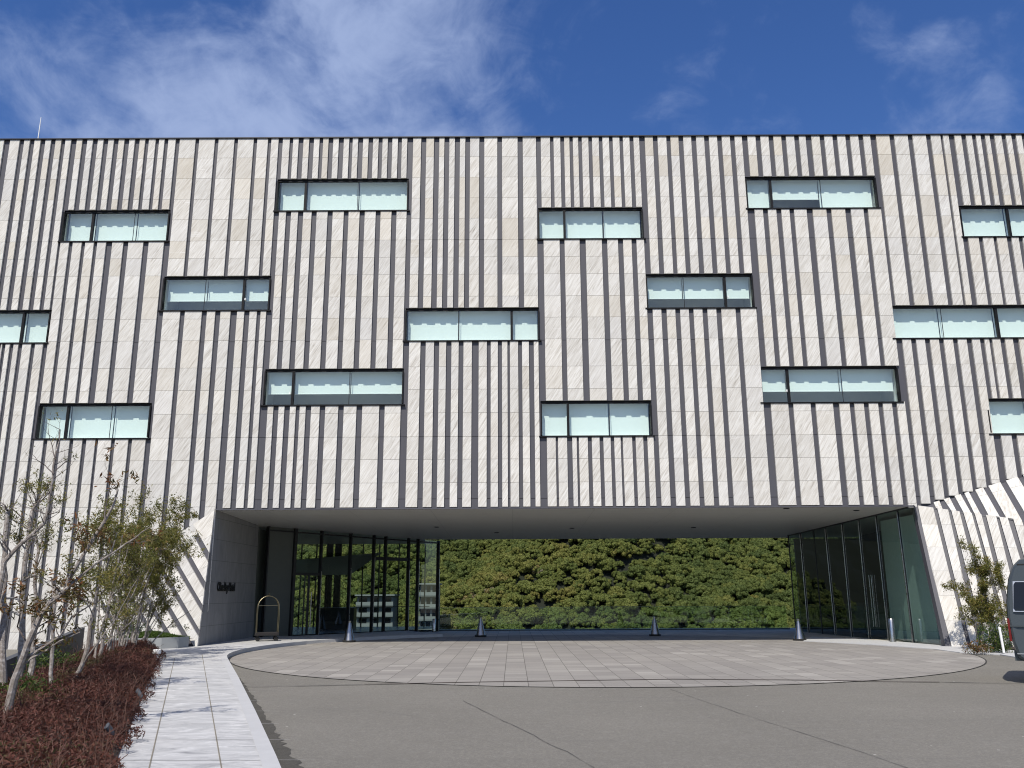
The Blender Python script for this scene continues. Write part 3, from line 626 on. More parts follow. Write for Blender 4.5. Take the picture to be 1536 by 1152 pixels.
# --- windows
def make_window(x0, x1, z0, z1, thick, thins, blinds, handle):
    fr = MB(); fy0, fy1 = FY+0.115, FY+0.20; t = 0.075
    fr.box((x0, fy0, z1-t-0.02), (x1, fy1, z1)); fr.box((x0, fy0, z0), (x1, fy1, z0+0.03))
    fr.box((x0, FY+0.0, z0+0.031), (x0+0.05, fy1, z1-t-0.021)); fr.box((x1-0.05, FY+0.0, z0+0.031), (x1, fy1, z1-t-0.021))
    fr.box((x0, FY+PR-0.004, z1-0.012), (x1, fy0-0.001, z1))
    w = hb(fr, 'window', M['black'])
    zt, zb = z1-t-0.02, z0+0.03
    sl = MB(); sl.box((x0-0.07, FY-0.03, z0-0.05), (x1+0.07, fy1, z0-0.001)); sl.build('sill', M['black'], w, world_to=(0, FY, 0))
    xm = xw(*thick)
    mu = MB(); mu.box((xm-0.045, fy0, zb+0.001), (xm+0.045, fy1+0.03, zt-0.001)); mu.build('mullion', M['black'], w, world_to=(0, FY, 0))
    edges = sorted([x0+0.05, x1-0.05, xm]+[xw(*q) for q in thins])
    for q in thins:
        xq = xw(*q); j = MB(); j.box((xq-0.011, FY+0.150, zb), (xq+0.011, FY+0.166, zt)); j.build('mullion', M['fin'], w, world_to=(0, FY, 0))
    for k in range(len(edges)-1):
        a, b = edges[k], edges[k+1]
        a2 = a+(0.046 if abs(a-xm) < 1e-6 else 0.012 if k else 0.0); b2 = b-(0.046 if abs(b-xm) < 1e-6 else 0.012 if k < len(edges)-2 else 0.0)
        p = MB(); dy = rng.uniform(-0.009, 0.009); dz = rng.uniform(-0.006, 0.006)
        p.face([(a2, FY+0.158+dy-dz, zb), (b2, FY+0.158-dy-dz, zb), (b2, FY+0.158-dy+dz, zt), (a2, FY+0.158+dy+dz, zt)]); p.build('pane', M['pane'], w, world_to=(0, FY, 0))
        bl = MB(); yb = FY+0.42; zl = z1+0.05-(z1+0.05-z0)*blinds[k] if blinds[k] < 1 else z0+0.0
        bl.box((a+0.02, yb, zl), (b-0.02, yb+0.006, z1+0.05))
        if blinds[k] < 1: bl.box((a+0.02, yb-0.012, zl-0.025), (b-0.02, yb+0.016, zl-0.001))
        bl.build('blind', M['blind'], w, world_to=(0, FY, 0))
    if handle:
        h = MB(); xh = xm+0.085*handle
        h.box((xh-0.02, fy0-0.04, z0+0.42), (xh+0.02, fy0-0.001, z0+0.50)); h.build('handle', M['white'], w, world_to=(0, FY, 0), bevel=0.004)
    rm = MB(); e = 0.25                                     # the room behind the blinds
    rm.box((x0-e, FY+0.6, z0-0.25), (x1+e, FY+2.3, z1+0.35), skip='f')
    rm.face([(x0-e, FY+0.205, z1+0.06), (x1+e, FY+0.205, z1+0.06), (x1+e, FY+0.61, z1+0.06), (x0-e, FY+0.61, z1+0.06)])
    rm.face([(x0-e, FY+0.205, z0-0.002), (x0-e, FY+0.61, z0-0.002), (x1+e, FY+0.61, z0-0.002), (x1+e, FY+0.205, z0-0.002)])
    rm.face([(x0-0.02, FY+0.205, z0), (x0-0.02, FY+0.205, z1), (x0-0.02, FY+0.62, z1), (x0-0.02, FY+0.62, z0)])
    rm.face([(x1+0.02, FY+0.205, z0), (x1+0.02, FY+0.62, z0), (x1+0.02, FY+0.62, z1), (x1+0.02, FY+0.205, z1)])
    rm.box((x0+1.2, FY+1.9, z0-0.25), (x0+2.9, FY+2.28, z0+0.3), skip='d')
    rm.build('room', M['room'], w, world_to=(0, FY, 0))
    return w
for (x0, x1, row, thick, thins, bl, hd) in WIN: make_window(x0, x1, *ROW[row], thick, thins, bl, hd)
# low glazed opening at the far left
r = RECTS[-1]
fr = MB(); fr.box((r[0], FY-0.02, r[3]-0.14), (r[1], FY+0.2, r[3])); fr.box((r[1]-0.06, FY-0.01, 0), (r[1], FY+0.2, r[3]-0.141)); fr.box((r[0], FY+0.0, 0), (r[0]+0.06, FY+0.2, r[3]-0.141))
dw = hb(fr, 'window', M['black'])
p = MB(); p.face([(r[0]+.06, FY+0.13, 0), (r[1]-.06, FY+0.13, 0), (r[1]-.06, FY+0.13, r[3]-.14), (r[0]+.06, FY+0.13, r[3]-.14)]); p.build('pane', M['pane'], dw, world_to=(0, FY, 0))
p = MB(); p.box((r[0], FY+0.3, 0), (r[1], FY+0.31, r[3])); p.build('blind', flat_mat('pale_green_screen', (0.55, 0.62, 0.48), 0.8), dw, world_to=(0, FY, 0))

# --- folded skirt facets beside the opening
def clip(poly, inside, inter):
    out = []
    for i in range(len(poly)):
        a, b = poly[i], poly[(i+1) % len(poly)]
        ia, ib = inside(a), inside(b)
        if ia: out.append(a)
        if ia != ib: out.append(inter(a, b))
    return out
def clip_convex(poly, conv):
    """both in photo pixels; conv given clockwise as seen (y down)"""
    for i in range(len(conv)):
        p, q = conv[i], conv[(i+1) % len(conv)]
        ex, ey = q[0]-p[0], q[1]-p[1]
        sd = lambda a: ex*(a[1]-p[1])-ey*(a[0]-p[0])
        def inter(a, b):
            da, db = sd(a), sd(b); t = da/(da-db); return (a[0]+(b[0]-a[0])*t, a[1]+(b[1]-a[1])*t)
        poly = clip(poly, lambda a: sd(a) >= -1e-9, inter)
        if len(poly) < 3: return []
    return poly
def facet(conv, plane_pts, lines, rows, name_s, name_b, yr):
    p0, p1, p2 = plane_pts; n = (p1-p0).cross(p2-p0).normalized()
    if n.y > 0: n = -n
    st = MB()
    for (la, lb) in lines:                                  # each line pair: (x at y0, x at y1)
        for ra, rb in zip(rows[:-1], rows[1:]):
            X = lambda ln, y: ln[0]+(ln[1]-ln[0])*(y-yr[0])/(yr[1]-yr[0])
            g = 0.12
            def yy(rw, x): return rw[0]+rw[1]*(x-conv[0][0])
            q = []
            for ln, rw, s_ in ((la, ra, g), (lb, ra, g), (lb, rb, -g), (la, rb, -g)):
                y = rw[0]
                for _ in range(6): y = yy(rw, X(ln, y))
                q.append((X(ln, y+s_), y+s_))
            q = clip_convex(q, conv)
            if len(q) < 3: continue
            w = [onP(x, y, p0, n) for x, y in q]
            st.slab(w[::-1], -n*PR, rng.random())
    o1 = hb(st, name_s, M['stone'])
    bk = MB(); w = [onP(x, y, p0, n)-n*(PR+0.002) for x, y in conv]; bk.face(w[::-1]); o2 = hb(bk, name_b, M['band'])
    return n
A_L = onY(322, 765, FY); F_L = onZ(295, 975); U_L = onY(245, 815.5, FY)
nl = facet([(322, 765), (295, 975), (150, 981), (150, 877)], (A_L, U_L, F_L),
      [((x+dx0-0.0, x+w0), (0, 0)) for x, dx0, w0 in []] or
      [((268.7, 397.0), (403.0, 531.0)), ((238.5, 366), (260.0, 385)), ((211.6, 343.5), (230.0, 357)), ((184.5, 317), (203, 336.0)), ((161, 294), (176, 309)), ((137, 270), (152, 285)), ((113, 246), (128, 261)), ((89, 222), (104, 237)), ((65, 198), (80, 213)), ((41, 174), (56, 189)), ((17, 150), (32, 165))],
      [(680, 0), (763, -0.55), (800, -0.55), (843, -0.5), (885, -0.45), (930, -0.4), (1060, 0)], 'stone_facet', 'facet_backing', (750, 975))
A_R = onY(1375, 758, FY); F_R = onZ(1428, 971); L_R = onY(1520, 778, 29.6); U_R = onY(1536, 712, FY)
t_top = [(1376.7, 1399), (1406, 1421.7), (1427, 1438.7), (1445, 1457), (1462, 1471.7), (1479, 1493.7), (1499, 1511), (1520, 1532), (1540, 1552), (1560, 1573), (1580, 1592)]
t_830 = [(1392.4, 1416.7), (1422.8, 1436.7), (1443.6, 1455), (1462.7, 1474), (1479.2, 1487), (1494, 1507.9), (1514.8, 1527.9), (1535, 1548), (1556, 1569), (1577, 1590), (1598, 1610)]
for k in range(8): t_top.append((t_top[-1][0]+20, t_top[-1][1]+20)); t_830.append((t_830[-1][0]+21.5, t_830[-1][1]+21.5))
lines = []
for k, (tt, tb) in enumerate(zip(t_top, t_830)):
    y0 = 758+(tt[0]-1375)*0.138
    def ext(a, b, y): return a+(b-a)*(y-y0)/(830-y0)
    lines.append(((ext(tt[0], tb[0], 750), ext(tt[0], tb[0], 980)), (ext(tt[1], tb[1], 750), ext(tt[1], tb[1], 980))))
nr = facet([(1372.5, 757.5), (1750, 809.8), (1830, 984.5), (1427.5, 969.5)], (A_R, L_R, F_R), lines,
      [(740, 0.1), (786, 0.012), (820, 0.01), (856, 0.008), (893, 0.005), (930, 0.003), (990, 0)], 'stone_facet', 'facet_backing', (750, 980))
u_l = [((745, 432), (725, 385)), ((878, 448), (820, 362)), ((990, 465), (912, 325)), ((1090, 480), (1000, 298)), ((1215, 490), (1095, 265)), ((1375, 515), (1215, 232)), ((1560, 500), (1370, 180)), ((1725, 480), (1525, 130))]
u_r = [((803, 440), (775, 370)), ((928, 458), (870, 345)), ((1060, 478), (968, 312)), ((1145, 485), (1040, 288)), ((1315, 505), (1165, 243)), ((1515, 540), (1320, 195)), ((1690, 500), (1475, 145)), ((1840, 490), (1640, 130))]
for k in range(6):
    u_l.append(tuple((q[0]+170, q[1]-12) for q in u_l[-1])); u_r.append(tuple((q[0]+170, q[1]-12) for q in u_r[-1]))
lines = []
def z6(p): return (1280+p[0]/6, 690+p[1]/6)
for a, b in zip(u_l, u_r):
    r_ = []
    for (q0, q1) in (a, b):
        (xa, ya), (xb, yb) = z6(q0), z6(q1); s_ = (xa-xb)/(ya-yb); r_.append((xb+s_*(700-yb), xb+s_*(800-yb)))
    lines.append((tuple(r_[0]), tuple(r_[1])))
facet([(1384, 759), (1400, 753.5), (1750, 648), (1750, 809.8)], (A_R, L_R, U_R), lines, [(640, 0), (765, -0.25), (900, -0.25)], 'stone_facet', 'facet_backing', (700, 800))
# dark corner fin and plinth at the right of the opening
pn = (L_R-A_R).cross(F_R-A_R).normalized(); pn = pn if pn.y < 0 else -pn
mb = MB(); a0 = onP(1371.5, 760, A_R, pn); a1 = onP(1376.3, 760, A_R, pn); b1 = onP(1427, 971, A_R, pn); b0 = onP(1418.5, 970.5, A_R, pn)
mb.slab([b0, b1, a1, a0], Vector((0, 0.25, 0))); hb(mb, 'corner_fin', M['band'])
mb = MB(); mb.slab([onP(1427.5, 974.5, A_R, pn), onP(1830, 989, A_R, pn), onP(1830, 984.5, A_R, pn), onP(1427.5, 970.0, A_R, pn)], Vector((0, 0.2, 0))); hb(mb, 'plinth', M['black'])

# --- left side wall with the hotel name
wl = [Vector((-10.675, 30.25, 0)), Vector((-10.62, 36.45, 0)), Vector((-10.68, 36.45, soffit_z(36.45)-0.003)), Vector((-10.70, 30.99, BOT-0.02))]
mb = MB(); mb.slab(wl, Vector((-0.16, 0.20, 0))); side = hb(mb, 'side_wall', M['wallgrey'])
cu = bpy.data.curves.new('lettering', 'FONT'); cu.body = 'Olive Bay Hotel'; cu.size = 0.44; cu.extrude = 0.012; cu.offset = 0.007; cu.space_character = 0.9
tob = bpy.data.objects.new('lettering_source', cu); COL.objects.link(tob)
dg = bpy.context.evaluated_depsgraph_get(); me = bpy.data.meshes.new_from_object(tob.evaluated_get(dg)); bpy.data.objects.remove(tob)
me.materials.clear(); me.materials.append(M['letters'])
let = bpy.data.objects.new('lettering', me); COL.objects.link(let); let.parent = side
wv = max(v.co.x for v in me.vertices); pa, pb = None, None
ya, yb = 31.75, 33.75
let.matrix_basis = Matrix.Translation((-10.650, ya-FY, 1.94)) @ Matrix.Rotation(math.radians(90), 4, 'Z') @ Matrix.Rotation(math.radians(90), 4, 'X') @ Matrix.Diagonal(((yb-ya)/wv, 1.0, 1.0, 1))

# --- left lobby glazing
gl0, gl1 = Vector((-10.55, 36.5, 0)), Vector((-3.80, 43.9, 0))
def on_line(a, b, px):
    lo, hi = -0.2, 1.2
    for _ in range(50):
        m = (lo+hi)/2; x = proj(a.lerp(b, m))[0]
        if (x < px) == (proj(a)[0] < proj(b)[0]): lo = m
        else: hi = m
    return a.lerp(b, (lo+hi)/2)
gd = (gl1-gl0).normalized(); gn = Vector((gd.y, -gd.x, 0))
lob = MB()
posts = [392.5, 434, 475.5, 520.5, 556.5, 574.5, 610, 624.5, 655.5]
PP = [on_line(gl0, gl1, q) for q in posts]
fins = MB()
for k, p in enumerate(PP):
    zt = soffit_z(p.y); w = 0.13 if k == 1 else 0.055
    fins.bar((p.x, p.y, 0.0), (p.x, p.y, zt), w, 0.20 if k != 1 else 0.25, side=gd)
lobby = hb(fins, 'lobby_glazing', M['fin'])
for k, p in enumerate(PP):
    if k in (2, 3, 4, 6, 7, 8):
        edge = MB(); q = p+gn*0.115; edge.bar((q.x, q.y, 0.03), (q.x, q.y, soffit_z(p.y)*rng.uniform(.55, .8)), 0.03, 0.015, side=gd); edge.build('edge_trim', M['steel'], lobby, world_to=(0, FY, 0))
for k in range(len(PP)-1):
    a, b = PP[k]+gd*0.05, PP[k+1]-gd*0.05; p = MB()
    p.face([(a.x, a.y, 0.02), (b.x, b.y, 0.02), (b.x, b.y, soffit_z(b.y)-0.01), (a.x, a.y, soffit_z(a.y)-0.01)])
    if k == 0: p.build('panel', M['darkwall'], lobby, world_to=(0, FY, 0))
    else: p.build('pane', M['lobby_glass'], lobby, world_to=(0, FY, 0))
tr = MB(); a, b = PP[1], PP[2]; tr.bar((a.x, a.y, 2.66), (b.x, b.y, 2.66), 0.12, 0.14, side=Vector((0, 0, 1)))
a, b = PP[4], PP[6]; tr.bar((a.x, a.y, 3.42), (b.x, b.y, 3.42), 0.16, 0.12, side=Vector((0, 0, 1)))
tr.bar((PP[0].x, PP[0].y, 4.45), (PP[-1].x, PP[-1].y, 4.28), 0.06, 0.10, side=Vector((0, 0, 1)))
tr.build('transom', M['fin'], lobby, world_to=(0, FY, 0))
dr = MB()
for f_ in (0.45, 0.58, 0.62):
    q = PP[1].lerp(PP[2], f_); dr.bar((q.x, q.y, 0.02), (q.x, q.y, 2.6), 0.05, 0.05)
dr.build('door', M['fin'], lobby, world_to=(0, FY, 0))
dh = MB(); q = PP[1].lerp(PP[2], 0.69)+gn*0.06; dh.bar((q.x, q.y, 0.4), (q.x, q.y, 1.9), 0.035, 0.03); dh.build('door_handle', M['steel'], lobby, world_to=(0, FY, 0))
# lobby interior: floor, a far row of slim posts, a dark inner wall
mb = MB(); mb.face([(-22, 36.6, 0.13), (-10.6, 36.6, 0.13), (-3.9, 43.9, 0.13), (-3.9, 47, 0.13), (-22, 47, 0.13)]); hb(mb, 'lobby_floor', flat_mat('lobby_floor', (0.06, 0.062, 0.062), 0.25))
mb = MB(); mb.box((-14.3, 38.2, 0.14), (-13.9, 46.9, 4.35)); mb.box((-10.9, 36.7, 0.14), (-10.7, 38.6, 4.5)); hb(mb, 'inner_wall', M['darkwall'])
mb = MB(); mb.face([(-22, 43.2, soffit_z(43.2)+0.012), (-22, 47, soffit_z(43.2)+0.012), (-4.4, 47, soffit_z(43.2)+0.012), (-4.4, 43.2, soffit_z(43.2)+0.012)][::-1]); hb(mb, 'lobby_ceiling', M['soffit'])
mb = MB()
for px in (447, 470, 490, 503, 541, 566, 596, 636): 
    q = ray(px, 940); t = 46.6/q.y; mb.bar((q.x*t, 46.6, 0.13), (q.x*t, 46.6, 4.41), 0.06 if px not in (490, 503) else 0.35, 0.1)
mb.bar((-20, 46.6, 1.15), (-4.4, 46.6, 1.15), 0.03, 0.04, side=Vector((0, 0, 1)))
hb(mb, 'rear_post', M['fin'])
mb = MB(); mb.box((-9.6, 44.0, 0.14), (-7.9, 44.8, 1.15)); mb.box((-11.8, 43.0, 0.14), (-11.1, 43.7, 0.6)); hb(mb, 'reception_desk', M['fin'], bevel=0.02)
mb = MB(); mb.slab([(-12.2, 44.2, 2.75), (-8.2, 44.2, 2.75), (-6.6, 44.2, 3.85), (-12.2, 44.2, 3.4)], Vector((0, 0.05, 0))); hb(mb, 'hanging_screen', flat_mat('grey_screen', (0.17, 0.18, 0.18), 0.6))

# --- right entrance glazing (leaning skirt side)
rf0, rf1 = Vector((13.30, 42.0, 0.0)), Vector((14.46, 29.95, 0.0)); rt0, rt1 = Vector((13.30, 42.0, soffit_z(42.0)-0.005)), Vector((14.43, 31.0, soffit_z(31.0)-0.01))
mr = [(1213.5, 1200.5), (1234, 1220), (1254, 1238), (1278.6, 1263), (1305, 1288), (1334, 1314), (1371, 1346)]
FB = [rf0]+[on_line(rf0, rf1, a) for a, b in mr]+[rf1]; TB = [rt0]+[on_line(rt0, rt1, b) for a, b in mr]+[rt1]
fins = MB()
for k in range(len(FB)):
    fins.bar(FB[k], TB[k], 0.035, 0.05, side=Vector((0, 1, 0)))
fins.bar(TB[0], TB[-1], 0.06, 0.1, side=Vector((0, 0, 1)))
ent = hb(fins, 'entrance_glazing', M['fin'])
for k in range(len(FB)-1):
    p = MB(); p.face([FB[k], FB[k+1], TB[k+1], TB[k]][::-1]); p.build('pane', M['entrance_glass'], ent, world_to=(0, FY, 0))
for k in (1, 3, 4, 5, 6, 7):
    off_ = Vector((-0.04, 0, 0)); a = FB[k]+off_; b = FB[k].lerp(TB[k], 0.98)+off_; ed = MB(); ed.bar(a, b, 0.022 if k < 7 else 0.05, 0.02, side=Vector((0, 1, 0))); ed.build('edge_trim', M['steel'], ent, world_to=(0, FY, 0))
for f_ in (0.36, 0.48):
    a = FB[5].lerp(FB[6], f_); b = TB[5].lerp(TB[6], f_); lo, hi = (0.10, 0.52) if f_ < 0.6 else (0.10, 0.22)
    dh = MB(); dh.bar(a.lerp(b, lo)+Vector((-0.07, 0, 0)), a.lerp(b, hi)+Vector((-0.07, 0, 0)), 0.02, 0.02, side=Vector((0, 1, 0))); dh.build('door_handle', M['steel'], ent, world_to=(0, FY, 0))
# inside: pale curtain wall at the front, dark rooms further back
mb = MB(); mb.box((14.80, 31.12, 0.02), (14.86, 34.9, 4.55)); hb(mb, 'curtain', flat_mat('pale_curtain', (0.70, 0.74, 0.71), 0.9))
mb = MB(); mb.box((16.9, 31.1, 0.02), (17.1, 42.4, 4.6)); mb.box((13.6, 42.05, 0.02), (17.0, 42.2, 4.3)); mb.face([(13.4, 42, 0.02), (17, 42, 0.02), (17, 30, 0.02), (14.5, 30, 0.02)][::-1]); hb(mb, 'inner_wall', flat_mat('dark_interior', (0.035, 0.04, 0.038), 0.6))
mb = MB(); mb.box((14.9, 35.6, 0.03), (15.6, 37.6, 0.9)); mb.box((15.4, 39.0, 0.03), (16.3, 41.0, 1.3)); hb(mb, 'counter', M['darkwall'], bevel=0.02)

# ------------------------------------------------------------------ glass balustrade at the back of the terrace
bal = empty('glass_balustrade', (5, 44.2, 0)); tag(bal, 'clear glass balustrade across the back of the drive-through in front of the wooded hill', 'railing')
bx = [-3.7, -1.0, 1.75, 4.5, 7.25, 10.0, 12.4, 13.6]
mb = MB(); mb.box((-3.8, 44.15, 0), (13.7, 44.27, 0.05)); mb.build('base_channel', M['fin'], bal, world_to=(5, 44.2, 0))
for a, b in zip(bx[:-1], bx[1:]):
    p = MB(); p.box((a+0.01, 44.20, 0.05), (b-0.01, 44.215, 1.12)); p.build('panel', M['rail_glass'], bal, world_to=(5, 44.2, 0))
mb = MB(); mb.box((-3.75, 44.195, 1.121), (13.65, 44.22, 1.135)); mb.build('top_trim', flat_mat('glass_edge', (0.10, 0.16, 0.14), 0.2), bal, world_to=(5, 44.2, 0))

# ------------------------------------------------------------------ lightning rod
p = onY(63, 205, FY+1.2); rod = MB(); rod.tube([(0, 0, -1.2), (0, 0, 0.45), (0.0, 0, 0.95)], [0.024, 0.020, 0.012], 8)
o = rod.build('lightning_rod', M['white']); o.location = (p.x-0.15, p.y, TOP+0.78); tag(o, 'thin white lightning rod standing above the left end of the parapet', 'rod')

# ------------------------------------------------------------------ cones, bollards, luggage cart
def make_cone():
    root = empty('parking_cone', (0, 0, 0))
    b = MB(); b.lathe([(0.235, 0.0), (0.25, 0.01), (0.25, 0.055), (0.235, 0.07), (0.1, 0.075)], n=40); b.build('base', M['rubber'], root, smooth=True)
    c = MB(); c.lathe([(0.212, 0.07), (0.205, 0.09), (0.062, 0.70), (0.058, 0.715)], n=40); c.build('body', M['cone'], root, smooth=True)
    t = MB(); t.lathe([(0.045, 0.715), (0.045, 0.73), (0.058, 0.735), (0.058, 0.775), (0.045, 0.79), (0.02, 0.80)], n=24); t.build('cap', M['cone'], root, smooth=True)
    return root
def copy_tree(o, parent=None):
    c = o.copy(); COL.objects.link(c)
    if parent: c.parent = parent
    for ch in list(o.children): copy_tree(ch, c)
    return c
cone0 = make_cone()
cl = [((523.5, 963.5), 'bright steel parking cone just right of the sunlit kerb, before the lobby glazing'),
      ((721, 955.5), 'darker steel parking cone in the shade near the left end of the glass balustrade'),
      ((982.5, 954), 'steel parking cone in the shade before the middle of the wooded view, right of centre'),
      ((1199.5, 961), 'bright steel parking cone at the corner of the dark leaning entrance glass')]
for k, (q, lab) in enumerate(cl):
    o = cone0 if k == 0 else copy_tree(cone0); p = onZ(*q); o.location = (p.x, p.y, 0.008 if k else 0.012)
    if k == 0: o.location.z = 0.012
    tag(o, lab, 'cone', 'steel parking cones on the forecourt')
def bollard(px, py, h, r, name, label, mat):
    p = onZ(px, py); root = empty(name, (p.x, p.y, 0.0))
    b = MB(); b.lathe([(r, 0), (r, h-0.02), (r*0.9, h-0.004), (r*0.5, h)], n=28); b.build('post', mat, root, smooth=True)
    c = MB(); c.lathe([(r*1.25, 0.0), (r*1.25, 0.03), (r*1.02, 0.035)], n=28); c.build('base_ring', M['fin'], root, smooth=True)
    tag(root, label, 'bollard'); return root
bollard(1340, 964, 0.84, 0.10, 'bollard', 'round brushed steel bollard in the sun beside the leaning entrance glass', M['steel'])
bollard(651, 948, 0.62, 0.09, 'bollard', 'small grey steel bollard at the rear end of the lobby glazing', M['steel'])

p = onZ(399.5, 961.5, 0.12); cart = empty('luggage_cart', (p.x, p.y, 0.125), math.radians(20)); cart.scale = (0.92, 0.92, 0.90); tag(cart, 'brass birdcage luggage cart with a dark platform parked beside the grey side wall', 'luggage cart')
mb = MB(); mb.box((-0.45, -0.28, 0.24), (0.45, 0.28, 0.34)); mb.build('platform', M['carpet'], cart, bevel=0.03)
mb = MB(); mb.box((-0.47, -0.30, 0.22), (0.47, 0.30, 0.238)); mb.build('bumper', M['rubber'], cart)
for sy in (-0.24, 0.24):
    pts = [(-0.42, sy, 0.34), (-0.43, sy, 1.0), (-0.42, sy, 1.35)]
    for k in range(1, 12):
        a = math.pi*k/12; pts.append((-0.42*math.cos(a), sy*(1-0.55*math.sin(a)), 1.35+0.46*math.sin(a)))
    pts += [(0.42, sy, 1.35), (0.43, sy, 1.0), (0.42, sy, 0.34)]
    mb = MB(); mb.tube(pts, [0.022]*len(pts), 10); mb.build('hoop', M['brass'], cart, smooth=True)
mb = MB(); mb.tube([(-0.41, 0, 1.42), (0.41, 0, 1.42)], [0.014, 0.014], 8); mb.build('hanging_bar', M['brass'], cart, smooth=True)
mb = MB(); mb.lathe([(0.012, 1.78), (0.05, 1.80), (0.055, 1.84), (0.03, 1.88), (0.012, 1.92)], n=16); mb.build('finial', M['brass'], cart, smooth=True)
for sx in (-0.36, 0.36):
    for sy in (-0.2, 0.2):
        mb = MB(); mb.tube([(sx, sy-0.025, 0.09), (sx, sy+0.025, 0.09)], [0.09, 0.09], 18); mb.box((sx-0.03, sy-0.035, 0.10), (sx+0.03, sy+0.035, 0.235)); mb.build('wheel', M['rubber'], cart)

# ------------------------------------------------------------------ van (only its tail shows at the right edge)
def make_van():
    YV = 17.35; root = empty('van', (9.93, 17.9, 0), math.radians(-33)); tag(root, 'dark grey high-roof minivan seen from its rear corner at the right edge of the photo', 'van')
    prof = [(0.30, 0.36), (0.10, 0.50), (0.035, 0.78), (0.0, 1.25), (0.02, 1.58), (0.10, 2.02), (0.20, 2.28), (0.34, 2.42), (0.62, 2.475), (2.4, 2.50), (3.75, 2.44), (4.05, 2.30), (4.62, 1.55), (5.05, 1.18), (5.14, 0.75), (5.10, 0.40), (4.95, 0.33)]
    Wd = 1.88; n = len(prof); ys = [(0.0, 0.0), (0.05, 0.0), (0.12, 0.0)]
    def inset(z): return 0.0 if z < 1.3 else 0.16*((z-1.3)/1.2)**1.4
    bm = bmesh.new(); rings = []
    cx, cz = 2.6, 1.4
    secs = [(0.10, 0.93), (0.035, 0.972), (0.0, 1.0)]
    def ring(yoff, sc, mirror):
        vs = []
        for (x, z) in prof:
            i = inset(z); y = yoff+i
            if mirror: y = Wd-y
            sx = cx+(x-cx)*(1-(1-sc)*0.35); sz = cz+(z-cz)*(1-(1-sc)*0.6)
            vs.append(bm.verts.new((sx, y, sz)))
        return vs
    order = [ring(0.0, 0.93, False), ring(0.03, 0.975, False), ring(0.11, 1.0, False), ring(0.94-0.16, 1.004, False)]
    order = order + [ring(0.94-0.16, 1.004, True), ring(0.11, 1.0, True), ring(0.03, 0.975, True), ring(0.0, 0.93, True)]
    for a, b in zip(order[:-1], order[1:]):
        for k in range(n): bm.faces.new((a[k], a[(k+1) % n], b[(k+1) % n], b[k]))
    bm.faces.new(order[0][::-1]); bm.faces.new(order[-1])
    bmesh.ops.recalc_face_normals(bm, faces=bm.faces)
    for f in bm.faces: f.smooth = True
    for e in bm.edges:
        if len(e.link_faces) == 2 and e.calc_face_angle(0) > math.radians(30): e.smooth = False
    me = bpy.data.meshes.new('body'); bm.to_mesh(me); bm.free(); me.materials.append(M['vanpaint'])
    body = bpy.data.objects.new('body', me); COL.objects.link(body); body.parent = root
    def side_panel(name, pts, mat, off=0.006, parent=root):
        for m_ in (0, 1):
            mb = MB(); q = [Vector((x, (inset(z)-off), z)) for x, z in pts]
            if m_: q = [Vector((v.x, Wd-v.y, v.z)) for v in q][::-1]; mb.slab(q, Vector((0, -0.03, 0)))
            else: mb.slab(q, Vector((0, 0.03, 0)))
            mb.build(name, mat, parent)
    for a, b, c, d in ((0.14, 0.20, 1.02, 1.02), (1.12, 1.12, 2.30, 2.30), (2.42, 2.42, 3.40, 3.40), (3.52, 3.52, 4.40, 3.95)):
        side_panel('window_trim', [(a-0.012, 1.39), (c+0.012, 1.39), (d+0.012, 1.985), (b-0.012, 1.985)], M['chrome'], 0.004)
        pts = [(a+0.03, 1.41), (a, 1.46), (b-0.005, 1.92), (b+0.03, 1.97), (d-0.03, 1.97), (d, 1.92), (c, 1.46), (c-0.03, 1.41)]
        side_panel('window', pts, M['vanglass'], 0.010)
    side_panel('waist_crease', [(0.04, 1.10), (5.0, 1.10), (5.0, 1.125), (0.04, 1.125)], M['vanpaint'], 0.010)
    side_panel('sill_trim', [(0.10, 0.575), (5.05, 0.575), (5.05, 0.59), (0.10, 0.59)], M['chrome'], 0.006)
    for x in (1.08, 2.36, 3.46): side_panel('door_seam', [(x, 0.62), (x+0.008, 0.62), (x+0.008, 2.06), (x, 2.06)], M['rubber'], 0.003)
    for x in (1.22, 3.25): side_panel('door_handle', [(x, 1.20), (x+0.16, 1.20), (x+0.16, 1.235), (x, 1.235)], M['chrome'], 0.02)
    for m_ in (0, 1):
        y0 = 0.02 if not m_ else Wd-0.14
        mb = MB(); mb.box((0.0, y0+0.0, 0.82), (0.04, y0+0.05, 1.26)); mb.build('tail_light', M['redlens'], root, bevel=0.01)
        y0 = 0.12 if not m_ else Wd-0.46
        mb = MB(); mb.slab([(5.11, y0, 0.78), (5.11, y0+0.34, 0.78), (5.02, y0+0.34, 1.02), (5.02, y0, 1.02)], Vector((0.03, 0, 0))); mb.build('headlight', M['lens'], root)
        y0 = 0.0 if not m_ else Wd
        mb = MB(); mb.box((4.25, y0-0.24 if not m_ else y0, 1.35), (4.38, y0 if not m_ else y0+0.24, 1.62)); mb.build('mirror', M['vanpaint'], root, bevel=0.03)
    mb = MB(); mb.slab([(0.045, 0.25, 1.42), (0.045, Wd-0.25, 1.42), (0.13, Wd-0.3, 2.02), (0.13, 0.3, 2.02)], Vector((-0.035, 0, 0))); mb.build('rear_window', M['vanglass'], root)
    mb = MB(); mb.slab([(4.60, 0.2, 1.60), (4.60, Wd-0.2, 1.60), (4.13, Wd-0.3, 2.22), (4.13, 0.3, 2.22)], Vector((0.04, 0, 0.02))); mb.build('windscreen', M['vanglass'], root)
    mb = MB(); mb.box((0.04, 0.14, 0.44), (0.2, Wd-0.14, 0.64)); mb.build('rear_bumper', M['vanpaint'], root, bevel=0.05)
